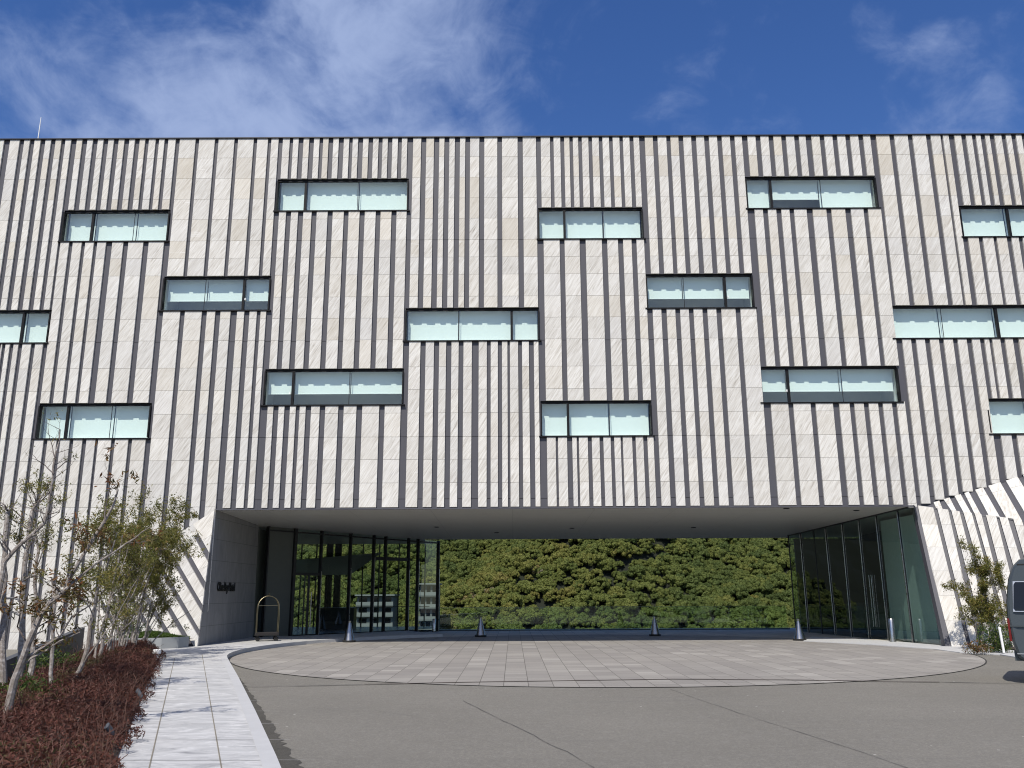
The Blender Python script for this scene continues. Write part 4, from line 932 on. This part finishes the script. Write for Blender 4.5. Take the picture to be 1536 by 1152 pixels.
    mb = MB(); mb.box((0.30, 0.13, 2.30), (3.9, 0.16, 2.33)); mb.box((0.30, Wd-0.16, 2.30), (3.9, Wd-0.13, 2.33)); mb.build('roof_gutter', M['rubber'], root)
    for x in (1.15, 4.15):
        for m_ in (0, 1):
            y0, y1 = (0.01, 0.22) if not m_ else (Wd-0.01, Wd-0.22)
            t = MB(); t.tube([(x, y0, 0.33), (x, y1, 0.33)], [0.33, 0.33], 36); tw = t.build('wheel', M['rubber'], root)
            rmb = MB(); s_ = -1 if not m_ else 1
            rmb.tube([(x, y0+0.012*s_, 0.33), (x, y0+0.03, 0.33)], [0.19, 0.20], 28)
            for k in range(6):
                a = math.pi*k/3; rmb.bar((x, y0+0.016*s_, 0.33), (x+0.18*math.cos(a), y0+0.016*s_, 0.33+0.18*math.sin(a)), 0.05, 0.02, side=Vector((-math.sin(a), 0, math.cos(a))))
            rmb.build('rim', M['chrome'], tw)
            ar = MB(); ar.tube([(x, y0+0.006*(1 if not m_ else -1), 0.36), (x, y0+0.10*(1 if not m_ else -1), 0.36)], [0.40, 0.40], 36); ar.build('wheel_arch', M['rubber'], root)
    return root
make_van()

# ------------------------------------------------------------------ marker stake, handrail, low wall, planter, path lights
p = onZ(1506, 979, 0.06); mb = MB(); mb.tube([(0, 0, 0), (-0.035, 0, 0.64)], [0.035, 0.035], 12); mb.lathe([(0.04, 0.64), (0.04, 0.70), (0.02, 0.71)], (-0.036, 0, 0), 12)
o = mb.build('marker_stake', M['white'], smooth=True); o.location = p; tag(o, 'slim white marker stake in the planting bed beside the van', 'stake')
hr = MB(); q = [onY(x, y, 22.0) for x, y in ((-60, 901), (-20, 899), (0, 897.5), (20, 897), (27, 899), (30.5, 904), (31, 925), (31, 985))]
hr.tube(q, [0.026]*len(q), 10); q2 = [onY(x, y, 22.0) for x, y in ((-40, 897), (0, 908), (31, 924))]; hr.tube(q2, [0.022]*3, 10)
tag(hr.build('handrail', flat_mat('grey_rail_paint', (0.10, 0.10, 0.105), 0.5), smooth=True), 'curved grey steel handrail behind the bare trees at the far left edge', 'handrail')
lw = MB()
la, lb_ = Vector((-8.6, 8.0, 0)), Vector((-10.1, 17.0, 0)); lc = Vector((-13.9, 28.9, 0))
for a, b, ha, hb_ in ((la, lb_, .36, .40), (lb_, lc, .40, .80)):
    s_ = Vector((-(b-a).y, (b-a).x, 0)).normalized()*0.16; ua, ub = Vector((0, 0, ha)), Vector((0, 0, hb_))
    lw.face([a, b, b+ub, a+ua]); lw.face([a+ua, b+ub, b+ub+s_, a+ua+s_]); lw.face([b+s_, a+s_, a+ua+s_, b+ub+s_]); lw.face([b, b+s_, b+ub+s_, b+ub]); lw.face([a+s_, a, a+ua, a+ua+s_])
tag(lw.build('low_wall', M['lowwall']), 'low dark concrete wall running behind the planted bed on the left', 'wall')
pl = empty('curved_planter', (-11.0, 29.3, 0.12)); tag(pl, 'low curved grey stone planter with a mossy mound at the foot of the striped corner', 'planter')
arcp = [(-10.80, 29.75), (-10.95, 29.25), (-11.35, 28.85), (-11.85, 28.65), (-12.4, 28.6), (-13.0, 28.8)]
mb = MB()
fine = []
for a, b in zip(arcp[:-1], arcp[1:]):
    for k in range(4): fine.append((a[0]+(b[0]-a[0])*k/4, a[1]+(b[1]-a[1])*k/4))
fine.append(arcp[-1])
for a, b in zip(fine[:-1], fine[1:]):
    s_ = Vector((-(b[1]-a[1]), b[0]-a[0], 0)).normalized()*-0.1
    a3, b3 = Vector((*a, 0.1)), Vector((*b, 0.1)); up = Vector((0, 0, 0.36))
    mb.face([b3, a3, a3+up, b3+up]); mb.face([a3+up, a3+up+s_, b3+up+s_, b3+up]); mb.face([a3+s_, b3+s_, b3+up+s_, a3+up+s_])
mb.build('rim', M['planter'], pl, world_to=(-11.0, 29.3, 0.12))
mb = MB(); mb.face([(x, y, 0.38) for x, y in arcp]+[(-13.2, 30.2, 0.38), (-10.8, 30.2, 0.38)]); mb.build('soil', M['soil'], pl, world_to=(-11.0, 29.3, 0.12))
def in_poly(x, y, poly):
    c = False; j = len(poly)-1
    for i in range(len(poly)):
        if ((poly[i][1] > y) != (poly[j][1] > y)) and (x < (poly[j][0]-poly[i][0])*(y-poly[i][1])/(poly[j][1]-poly[i][1])+poly[i][0]): c = not c
        j = i
    return c
C = []
mp_ = [(x+0.12*(1 if x < -12.5 else 0)-0.02, y+0.12) for x, y in arcp]+[(-13.0, 30.1), (-10.9, 30.1)]
while len(C) < 9000:
    x, y = rng.uniform(-13.2, -10.7), rng.uniform(28.6, 30.2)
    if in_poly(x, y, mp_): C.append((x, y, 0.40+0.22*math.exp(-((x+11.9)/0.8)**2-((y-29.3)/0.45)**2)+rng.uniform(-.03, .05)))
C = np.array(C); U, V = rand_frames(len(C), 0.07, 0.02, 0.8)
tag(quads_object('moss_mound', C, U, V, nrng.random(len(C)), M['moss']), 'bright green mossy grass mound growing in the curved planter', 'moss', kind='stuff')
def path_light(px, py, lab):
    p = onZ(px, py, 0.12); root = empty('path_light', (p.x, p.y, 0.12)); mb = MB(); mb.lathe([(0.06, 0), (0.06, 0.20), (0.03, 0.205)], n=20); mb.build('post', M['white'], root, smooth=True)
    mb = MB(); mb.lathe([(0.10, 0.206), (0.105, 0.225), (0.10, 0.30), (0.08, 0.315)], n=20); mb.build('lamp_head', M['white'], root, smooth=True); tag(root, lab, 'light')
path_light(234, 993, 'short white path light at the far corner of the red planted bed')
def spotlight(px, py, lab):
    p = onZ(px, py, 0.3); root = empty('garden_spotlight', (p.x, p.y, 0.14), rng.uniform(0, 6)); root.scale = (0.62, 0.62, 0.8); mb = MB(); mb.tube([(0, 0, 0), (0, 0, 0.2)], [0.012, 0.012], 8); mb.build('spike', M['fin'], root)
    mb = MB(); mb.tube([(0, -0.05, 0.18), (0, 0.0, 0.23), (0, 0.09, 0.31)], [0.035, 0.045, 0.05], 16); mb.build('lamp_head', M['lowwall'], root, smooth=True); tag(root, lab, 'light')
spotlight(166, 1100, 'small grey garden spotlight sunk in the near part of the red groundcover')
spotlight(210, 1044, 'small grey garden spotlight by the pavement edge, farther along the red groundcover')

# ------------------------------------------------------------------ groundcover
def edge_x(Yv, pts):
    for a, b in zip(pts[:-1], pts[1:]):
        if a[1] <= Yv <= b[1]: return a[0]+(b[0]-a[0])*(Yv-a[1])/(b[1]-a[1])
    return pts[-1][0]
right_e = [(-3.0, 6.5), (-4.25, 9.9), (-7.2, 17.8), (-10.0, 25.4), (-11.6, 28.2)]; left_e = [(-8.0, 6.5), (-9.5, 17.0), (-13.2, 28.6)]
N = 150000
Yv = 6.6+21.4*nrng.random(N)**1.35; tt = nrng.random(N)
xr = np.interp(Yv, [p[1] for p in right_e], [p[0] for p in right_e]); xl = np.interp(Yv, [p[1] for p in left_e], [p[0] for p in left_e])
bulge = 0.10*np.sin(Yv*3.1)+0.08*np.sin(Yv*7.7)+0.05*np.sin(Yv*17)
X_ = xl+(xr+bulge+0.03-xl)*tt
top = 0.12+0.30*np.clip((1-tt)*6, 0, 1)*np.clip(0.25+tt*1.5, 0, 1)*(0.75+0.25*np.sin(X_*2.3+Yv*1.7)*np.sin(Yv*2.9))+0.05*np.sin(X_*9)*np.sin(Yv*8)
Zv = 0.12+top*nrng.random(N)**0.45
C = np.stack([X_, Yv, Zv], 1); sz = 0.040+0.035*nrng.random(N); U, V = rand_frames(N, sz, 0.014, 0.25)
tn = np.clip(0.40*(0.7*np.sin(X_*1.3+1)*np.sin(Yv*0.9)+1)+0.14*np.sin(X_*4.1+Yv)*np.sin(Yv*3.3-X_)+0.55*(nrng.random(N)-0.35)+0.15*(Zv-0.3), 0, 0.97)
gr = (np.sin(X_*1.9+Yv*0.6) > 0.55) & (tt < 0.55) & (nrng.random(N) < 0.7); tn[gr] = nrng.uniform(0.9, 1.0, gr.sum())
tag(quads_object('red_groundcover', C, U, V, tn, M['nandina']), 'dense dark red low shrubs filling the planted bed left of the pale pavement', 'groundcover', kind='stuff')
# stray sprigs reaching over the paving
stems = MB()
for k in range(900):
    Yq = 6.8+20*rng.random()**1.2; xq = edge_x(Yq, right_e)-rng.random()*2.2
    h = rng.uniform(0.3, 0.5); dx = rng.uniform(-0.15, 0.22); stems.tube([(xq, Yq, 0.12), (xq+dx*.5, Yq+rng.uniform(-.1, .1), 0.12+h*.7), (xq+dx*1.2, Yq+rng.uniform(-.12, .12), 0.12+h)], [0.005, 0.004, 0.003], 4, cap=False)
tag(stems.build('groundcover_stems', flat_mat('red_stems', (0.10, 0.045, 0.03), 0.8)), 'thin reddish stems standing among the dark red low shrubs', 'groundcover', kind='stuff')

# ------------------------------------------------------------------ bare multi-stem trees on the left, shrub on the right
def grow(mb, tw, leaves, start, dirv, length, r0, depth, seedr, up=0.25, leafy=0.0):
    n = 5; pts = [Vector(start)]; d = Vector(dirv).normalized(); step = length/n
    for k in range(n):
        d = (d+Vector((seedr.gauss(0, .17), seedr.gauss(0, .17), seedr.gauss(0, .13)+up*0.22))).normalized(); pts.append(pts[-1]+d*step)
    rad = [r0*(1-0.75*k/n) for k in range(n+1)]
    (mb if r0 > 0.012 else tw).tube(pts, rad, 6 if r0 > 0.012 else 4, cap=False)
    if leafy:
        for k in range(1, n+1):
            if seedr.random() < leafy: leaves.append(pts[k])
            if depth == 0 and seedr.random() < leafy: leaves.append(pts[k].lerp(pts[k-1], 0.5))
    if depth > 0:
        for k in range(seedr.randint(2, 4)):
            i = seedr.randint(1, n); dd = (d+Vector((seedr.gauss(0, .75), seedr.gauss(0, .75), seedr.gauss(0.15, .45)))).normalized()
            grow(mb, tw, leaves, pts[i], dd, length*seedr.uniform(.4, .7), rad[i]*0.6, depth-1, seedr, up, leafy)
def make_tree(px_pts, Yd, r0, r1, nb, blen, leafy, label, seed, leafmat='olive', leaf=0.07, start=0.35, lpc=7, extra=(), group='bare young trees along the left bed', spread=0.055, ydrift=0.0, name='young_tree', up=0.25, fan=0):
    R_ = random.Random(seed); P = [onY(x, y, Yd+ydrift*k/max(1, len(px_pts)-1)) for k, (x, y) in enumerate(px_pts)]
    base = P[0].copy(); 
    if base.z > 0.1: P.insert(0, Vector((base.x, base.y, 0.1))); base = P[0].copy()
    fine = []
    for a, b in zip(P[:-1], P[1:]):
        m = max(1, int((b-a).length/0.18))
        for k in range(m): fine.append(a.lerp(b, k/m)+Vector((R_.gauss(0, .008), R_.gauss(0, .02), 0)))
    fine.append(P[-1]); n = len(fine)
    rad = [r0+(r1-r0)*(k/(n-1))**0.8 for k in range(n)]; rad = [r*R_.uniform(.93, 1.08) for r in rad]
    root = empty(name, base); tag(root, label, 'tree', group)
    extra = list(extra)
    for k in range(fan):
        (fx, fy), (tx, ty) = px_pts[0], px_pts[-1]; x0 = fx+R_.uniform(-9, 9); x1 = tx+R_.uniform(-34, 26); y1 = ty+R_.uniform(5, 75)
        extra.append(([(x0, fy+R_.uniform(-6, 2)), (x0+(x1-x0)*.25+R_.uniform(-3, 3), fy+(y1-fy)*.33), (x0+(x1-x0)*.6+R_.uniform(-4, 4), fy+(y1-fy)*.68), (x1, y1)], R_.uniform(.016, .026), 2))
    mb, tw, leaves = MB(), MB(), []
    mb.tube(fine, rad, 8)
    for ex in extra:
        E_ = [onY(x, y, Yd+R_.uniform(-.2, .2)) for x, y in ex[0]]; ff = []
        for a, b in zip(E_[:-1], E_[1:]):
            m = max(1, int((b-a).length/0.15)); ff += [a.lerp(b, k/m)+Vector((R_.gauss(0, .006), R_.gauss(0, .015), 0)) for k in range(m)]
        ff.append(E_[-1]); q = len(ff); (mb if ex[1] > .012 else tw).tube(ff, [ex[1]*(1-.7*k/(q-1)) for k in range(q)], 6, cap=False)
        for k in range(int(ex[2])):
            i = R_.randint(q//3, q-1); grow(mb, tw, leaves, ff[i], Vector((R_.gauss(0, .7), R_.gauss(0, .6), R_.uniform(.1, 1))), blen*.6, ex[1]*.4, 1, R_, up, leafy)
    for k in range(nb):
        i = min(n-1, int(n*(start+(1-start)*(k+R_.random())/nb))); a = R_.uniform(0, 6.28)
        d = Vector((math.cos(a), math.sin(a)*.8, R_.uniform(.25, 1.0))); grow(mb, tw, leaves, fine[i], d, blen*R_.uniform(.6, 1.2), max(.006, rad[i]*.42), 2 if blen > .5 else 1, R_, up, leafy)
    mb.build('trunk', M['bark'], root, smooth=True, world_to=base)
    if tw.f: tw.build('twigs', M['twig'], root, world_to=base)
    if leaves:
        L_ = np.array([tuple(v-base) for v in leaves]); C = np.repeat(L_, lpc, 0)+nrng.normal(0, spread, (len(L_)*lpc, 3)); U, V = rand_frames(len(C), leaf*1.1, leaf*0.26, 0.1)
        tn = np.clip(np.repeat(nrng.random(len(L_)), lpc)*0.7+nrng.random(len(C))*0.3, 0, 1); quads_object('foliage', C, U, V, tn, M[leafmat], root)
    return root
make_tree([(2, 1108), (16, 1050), (33, 990), (43, 965), (59, 928), (75, 904), (92, 890), (104, 868), (125, 830), (148, 795), (170, 756), (177, 734)], 11.6, .062, .012, 5, .5, .25,
          'leaning pale tree in the near left corner, one long bare limb slanting up right', 1, 'redleaf', .085, .3, 6,
          extra=[([(92, 890), (115, 868), (150, 842), (190, 815), (226, 790)], .020, 2), ([(83, 897), (79, 880), (77, 866)], .03, 0), ([(155, 785), (160, 760), (165, 735), (170, 724)], .010, 1), ([(33, 990), (60, 975), (90, 955), (110, 925), (140, 905)], .022, 3), ([(30, 1000), (70, 975), (88, 962), (120, 948)], .018, 2), ([(40, 965), (25, 940), (30, 920), (15, 905)], .012, 3), ([(50, 945), (72, 930), (90, 915)], .010, 3)])
make_tree([(-28, 1040), (-12, 930), (0, 881), (7, 843), (17, 830), (45, 804), (66, 785), (73, 772), (76, 741), (82, 699), (88, 661), (90, 644)], 15.0, .075, .010, 16, .42, .02,
          'tallest bare tree, bending in from the left edge and reaching a window sill', 2, 'olive', .07, .52, 5,
          extra=[([(82, 711), (67, 698), (55, 690), (48, 681)], .012, 2), ([(85, 690), (78, 670), (73, 652), (72, 640)], .010, 3), ([(78, 735), (60, 752), (50, 752)], .012, 4), ([(84, 706), (96, 694), (100, 690)], .010, 4), ([(73, 772), (90, 768), (92, 758)], .01, 3), ([(70, 780), (90, 768)], .008, 1)])
make_tree([(28, 1030), (33, 960), (35, 918), (36, 870), (40, 826), (46, 795), (51, 768), (54, 757)], 15.6, .065, .035, 6, .55, .22,
          'straight pale tree with a sawn stout top and thin shoots, near the left edge', 3, 'olive', .07, .6, 6,
          extra=[([(54, 757), (50, 740), (42, 728), (28, 724)], .014, 2), ([(53, 760), (44, 742), (42, 718)], .012, 3), ([(54, 757), (66, 748), (72, 738)], .012, 2)])
make_tree([(4, 1040), (4, 960), (5, 900), (8, 830), (10, 790), (12, 766)], 15.2, .062, .04, 4, .4, .08,
          'stubby pale tree with a forked top, closest to the left edge', 4, 'olive', .07, .7, 4, extra=[([(12, 766), (6, 757), (-4, 750)], .022, 1), ([(12, 766), (20, 762), (28, 746)], .016, 2), ([(18, 762), (36, 780), (42, 788)], .012, 1)])
make_tree([(46, 1045), (50, 960), (52, 911), (53, 860), (57, 826), (52, 800), (48, 770)], 16.6, .06, .02, 6, .5, .25,
          'upright grey tree behind the leaning one, thinning into fine shoots', 5, 'olive', .07, .5, 6, extra=[([(57, 826), (66, 800), (80, 785)], .016, 4), ([(56, 850), (64, 828), (62, 800)], .014, 3)])
make_tree([(75, 1067), (77, 1010), (78, 960), (80, 930), (88, 880)], 14.6, .040, .022, 4, .5, .2,
          'short dark straight stem standing in the red groundcover', 6, 'redleaf', .075, .6, 6, extra=[([(79, 950), (95, 905), (108, 870)], .015, 3)])
make_tree([(102, 1050), (111, 1023), (124, 997), (131, 970), (135, 937), (147, 890), (160, 850), (175, 800)], 16.1, .048, .012, 9, .75, .4,
          'pale slanting tree rising from the middle of the red groundcover', 7, 'olive', .075, .45, 7, extra=[([(125, 995), (150, 960), (175, 925), (205, 870)], .018, 4)])
make_tree([(142, 1008), (148, 990), (153, 970), (159, 926), (168, 880), (178, 835), (184, 800)], 20.5, .05, .012, 11, .9, .30,
          'slender pale tree just left of the dense stem clump', 8, 'olive', .08, .5, 7, fan=2, extra=[([(152, 972), (170, 955), (196, 935), (215, 905)], .018, 5), ([(158, 940), (140, 900), (128, 850)], .016, 5)])
make_tree([(160, 1000), (166, 960), (176, 915), (190, 860), (205, 805)], 22.5, .045, .012, 12, .9, .34,
          'thin stem leaning right at the left side of the dense stem clump', 9, 'olive', .085, .5, 7, fan=4, extra=[([(168, 955), (176, 900), (178, 850), (170, 810)], .02, 6), ([(170, 940), (200, 890), (222, 830)], .02, 6)])
make_tree([(178, 992), (186, 950), (196, 905), (208, 850), (218, 800)], 24.2, .045, .012, 12, .9, .38,
          'leafy multi-stem tree in the middle of the dense clump', 10, 'olive', .085, .5, 8, fan=5, extra=[([(182, 975), (188, 915), (190, 860), (186, 812)], .022, 6), ([(184, 970), (206, 905), (230, 850), (245, 810)], .022, 7), ([(180, 985), (176, 930), (165, 880)], .02, 5)])
make_tree([(195, 985), (203, 945), (214, 900), (226, 850), (238, 800)], 25.6, .045, .012, 13, 1.0, .42,
          'leafy multi-stem tree with the highest green crown, right side of the clump', 11, 'olive', .09, .5, 8, fan=5, extra=[([(198, 975), (215, 920), (238, 870), (256, 830)], .022, 7), ([(197, 978), (200, 920), (205, 860), (203, 815)], .022, 6)])
make_tree([(212, 980), (220, 945), (234, 905), (250, 868), (262, 842)], 26.8, .04, .012, 10, .95, .42,
          'leafy stem nearest the curved planter, its twigs crossing the striped corner', 12, 'olive', .09, .45, 7, fan=4, extra=[([(214, 972), (224, 920), (232, 870), (240, 825)], .02, 6), ([(216, 965), (240, 925), (262, 905)], .016, 5)])
make_tree([(1473, 976), (1474, 945), (1470, 915), (1476, 885), (1480, 868)], 27.8, .05, .012, 12, .75, .75,
          'small multi-stem tree with yellow-green leaves in the bed on the right beside the van', 21, 'olive', .085, .25, 8,
          extra=[([(1478, 976), (1486, 940), (1492, 905), (1500, 875)], .025, 7), ([(1470, 976), (1462, 930), (1448, 880), (1440, 850), (1452, 832)], .016, 3), ([(1473, 960), (1455, 930), (1447, 920)], .012, 3), ([(1480, 976), (1500, 945), (1508, 910)], .02, 6)], group=None)
def bush(name, lab, c, r, n, mat, leaf, group=None):
    root = empty(name, (c[0], c[1], c[2])); tag(root, lab, 'bush', group)
    d = nrng.normal(size=(n, 3)); d /= np.linalg.norm(d, axis=1)[:, None]; rr = nrng.random(n)**0.45; lump = 1+0.25*np.sin(d[:, 0]*5+1)*np.sin(d[:, 1]*4+2)
    C = d*(rr*lump)[:, None]*np.array(r); C[:, 2] = np.abs(C[:, 2]+r[2]*0.6); U, V = rand_frames(n, leaf, leaf*.3, .2); quads_object('foliage', C, U, V, nrng.random(n), M[mat], root)
    st = MB(); 
    for k in range(9): a = rng.uniform(0, 6.28); st.tube([(0, 0, 0), (math.cos(a)*r[0]*.4, math.sin(a)*r[1]*.4, r[2]*.8)], [.012, .005], 5)
    st.build('stems', M['twig'], root)
p = onZ(1496, 977, .06); bush('low_bush', 'low green bush at the foot of the small tree, beside the white stake', p, (.5, .45, .55), 1500, 'green', .09)
p = onZ(1466, 979, .06); bush('low_bush', 'sparse brown and green bush at the foot of the striped right corner', p, (.42, .35, .22), 500, 'redleaf', .08)
bush('low_bush', 'round dark green bush behind the curved planter at the foot of the tree clump', (-12.5, 29.3, .3), (.5, .45, .5), 1600, 'green', .08)
p = onZ(75, 1010, .2); bush('low_bush', 'low green bush against the dark low wall among the bare trees', (p.x, p.y, .15), (.7, .6, .4), 1400, 'green', .08)
p = onZ(35, 1060, .2); bush('low_bush', 'dark green bush at the foot of the leaning tree near the left edge', (p.x, p.y, .15), (.6, .6, .32), 1200, 'green', .08)

# ------------------------------------------------------------------ valley, wooded hillside, far apartment block
def hz_(x, y):
    z = -14.0
    if y > 200: z += (y-200)*0.52
    s_ = max(0.0, min(1.0, (y-195)/40))
    f = (x-10-0.95*(y-225))/26.0; z += s_*16.0*math.exp(-f*f)*(1 if f > 0 else math.exp(-0.8*f*f))
    g = (x+45-0.4*(y-225))/30.0; z += s_*5.0*math.exp(-g*g)
    h = (x-75-0.5*(y-225))/30.0; z += s_*6.0*math.exp(-h*h)
    z += s_*2.0*math.sin(x*0.09+y*0.05)+s_*1.2*math.sin(x*0.21-y*0.13)
    return z
mb = MB(); gx = [-700, -400, -260]+list(range(-200, 261, 10))+[320, 460, 700]; gy = [46.0, 60, 100, 150]+list(range(190, 361, 10))+[420, 520, 700]
idx = {}
for j, y in enumerate(gy):
    for i, x in enumerate(gx):
        idx[i, j] = len(mb.v); zz = hz_(x, min(y, 360)) if y > 60 else (-0.3 if y < 50 else -14)
        mb.v.append((x, y, zz))
for j in range(len(gy)-1):
    for i in range(len(gx)-1):
        mb.f.append((idx[i, j], idx[i+1, j], idx[i+1, j+1], idx[i, j+1])); mb.t.append(.5)
tag(mb.build('hillside', M['hill'], smooth=False), kind='structure')
mb = MB(); mb.box((-70, 45.9, -15), (70, 46.1, -0.02)); tag(mb.build('terrace_retaining_wall', M['lowwall']), kind='structure')

def crown_mesh(seed):
    R = np.random.default_rng(seed); Cs, Ns, Tn = [], [], []
    lumps = []
    for k in range(42):
        a = R.uniform(0, 2*np.pi); e = R.uniform(-0.1, 1.0)**1.0*1.35; rad = R.uniform(.62, .95)
        lumps.append((np.array([math.cos(a)*math.cos(e)*rad, math.sin(a)*math.cos(e)*rad, math.sin(e)*rad*.82]), R.uniform(.15, .28), R.random()))
    for (c, r, t) in lumps:
        n = int(1100*r); d = R.normal(size=(n, 3)); d /= np.linalg.norm(d, axis=1)[:, None]; keep = (d@(c/np.linalg.norm(c)+np.array([0, 0, .35]))) > -0.35; d = d[keep]
        Cs.append(c+d*r*R.uniform(.82, 1.06, (len(d), 1))); Ns.append(d); Tn.append(np.full(len(d), t)*.6+R.random(len(d))*.4)
    C = np.concatenate(Cs); Nn = np.concatenate(Ns); t = np.concatenate(Tn)
    Nn = Nn+R.normal(0, .45, Nn.shape); Nn /= np.linalg.norm(Nn, axis=1)[:, None]
    e = R.normal(size=Nn.shape); U = np.cross(Nn, e); U /= np.linalg.norm(U, axis=1)[:, None]; V = np.cross(Nn, U); s_ = R.uniform(.045, .08, (len(C), 1))
    return C, U*s_, V*s_*1.3, t
protos = bpy.data.collections.new('crown_shapes')
for k in range(4):
    C, U, V, t = crown_mesh(100+k); o = quads_object('forest_crown', C, U, V, t, M['forest']); COL.objects.unlink(o); protos.objects.link(o)
pts, scl, rot, ind, tni = [], [], [], [], []
y = 203.0
while y < 345:
    x = -95-0.05*(y-200)
    while x < 150:
        xx, yy = x+rng.uniform(-1.9, 1.9), y+rng.uniform(-1.7, 1.7); zz = hz_(xx, yy)
        s_ = rng.choice([1.2, 1.5, 1.8, 2.1, 2.4, 2.9]); pts.append((xx, yy, zz+rng.uniform(0.2, 1.7)+0.7*math.sin(xx*.6)*math.sin(yy*.55))); scl.append(s_); rot.append(rng.uniform(0, 6.28)); ind.append(rng.randint(0, 3)); ff = (xx-6-0.95*(yy-225))/22.0; tni.append(min(1, max(0, 0.24+0.34*math.exp(-ff*ff)+0.10*math.sin(xx*.11+yy*.07)*math.sin(xx*.05-yy*.13)+rng.gauss(0, .15)+(0.3 if rng.random() < .03 else 0)))); x += rng.uniform(1.5, 2.4)  # random crown tone, plus the spur's sunlit look put into the leaf colour
    y += 1.8 if y < 275 else 4.0
me = bpy.data.meshes.new('forest'); me.from_pydata(pts, [], [])
for nm, ty, dat in (('scl', 'FLOAT', scl), ('rot', 'FLOAT', rot), ('ind', 'INT', ind), ('tni', 'FLOAT', tni)):
    a = me.attributes.new(nm, ty, 'POINT'); a.data.foreach_set('value', dat)
forest = bpy.data.objects.new('forest', me); COL.objects.link(forest); tag(forest, 'dense green and olive forest covering the hillside seen through the drive-through', 'forest', kind='stuff')
ng = bpy.data.node_groups.new('scatter', 'GeometryNodeTree'); ng.interface.new_socket('Geometry', in_out='INPUT', socket_type='NodeSocketGeometry'); ng.interface.new_socket('Geometry', in_out='OUTPUT', socket_type='NodeSocketGeometry')
N_ = ng.nodes.new; gi, go = N_('NodeGroupInput'), N_('NodeGroupOutput'); ip = N_('GeometryNodeInstanceOnPoints'); ci = N_('GeometryNodeCollectionInfo')
ci.inputs['Collection'].default_value = protos; ci.inputs['Separate Children'].default_value = True; ci.inputs['Reset Children'].default_value = True
ip.inputs['Pick Instance'].default_value = True
def nattr(nm, ty): a = N_('GeometryNodeInputNamedAttribute'); a.data_type = ty; a.inputs['Name'].default_value = nm; return a.outputs['Attribute']
cx = N_('ShaderNodeCombineXYZ'); ng.links.new(nattr('rot', 'FLOAT'), cx.inputs[2]); ng.links.new(nattr('scl', 'FLOAT'), ip.inputs['Scale']); ng.links.new(nattr('ind', 'INT'), ip.inputs['Instance Index'])
ng.links.new(cx.outputs[0], ip.inputs['Rotation']); ng.links.new(gi.outputs[0], ip.inputs['Points']); ng.links.new(ci.outputs[0], ip.inputs['Instance']); ng.links.new(ip.outputs[0], go.inputs[0])
md = forest.modifiers.new('scatter', 'NODES'); md.node_group = ng
# apartment block down in the valley, seen through the lobby
def apartment(px0, px1, pt, Yb, lab):
    a, b = onY(px0, pt, Yb), onY(px1, pt, Yb); w = b.x-a.x; zt = a.z; zb = -14.0; root = empty('apartment_block', ((a.x+b.x)/2, Yb, zb)); tag(root, lab, 'building', 'far apartment blocks')
    H = zt-zb; mb = MB(); mb.box((-w/2, 0, 0), (w/2, 8, H)); mb.build('wall', flat_mat('apartment_wall', (0.12, 0.135, 0.125), .8), root)
    mb = MB(); mb.box((-w/2-.4, -.9, H+.01), (w/2+.4, 8.3, H+.3)); mb.build('roof', M['aptwhite'], root)
    nf = 7; fh = H/nf
    for f_ in range(nf):
        mb = MB(); mb.box((-w/2-.1, -.85, f_*fh+.05), (w/2+.1, -.01, f_*fh+.25)); mb.box((-w/2-.1, -.9, f_*fh+.251), (w/2+.1, -.82, f_*fh+.95)); mb.build('balcony', M['aptwhite'], root)
        for c in range(3):
            x = -w/2+w*(c+.5)/3; mb = MB(); mb.box((x-w*.11, -.03, f_*fh+.35), (x+w*.11, .05, f_*fh+fh-.25)); mb.build('window', M['vanglass'], root)
apartment(536, 590, 894, 190, 'grey white apartment block with stacked balconies seen through the middle of the lobby glazing')
apartment(630, 656, 877, 192, 'grey white apartment block seen through the last pane of the lobby glazing')
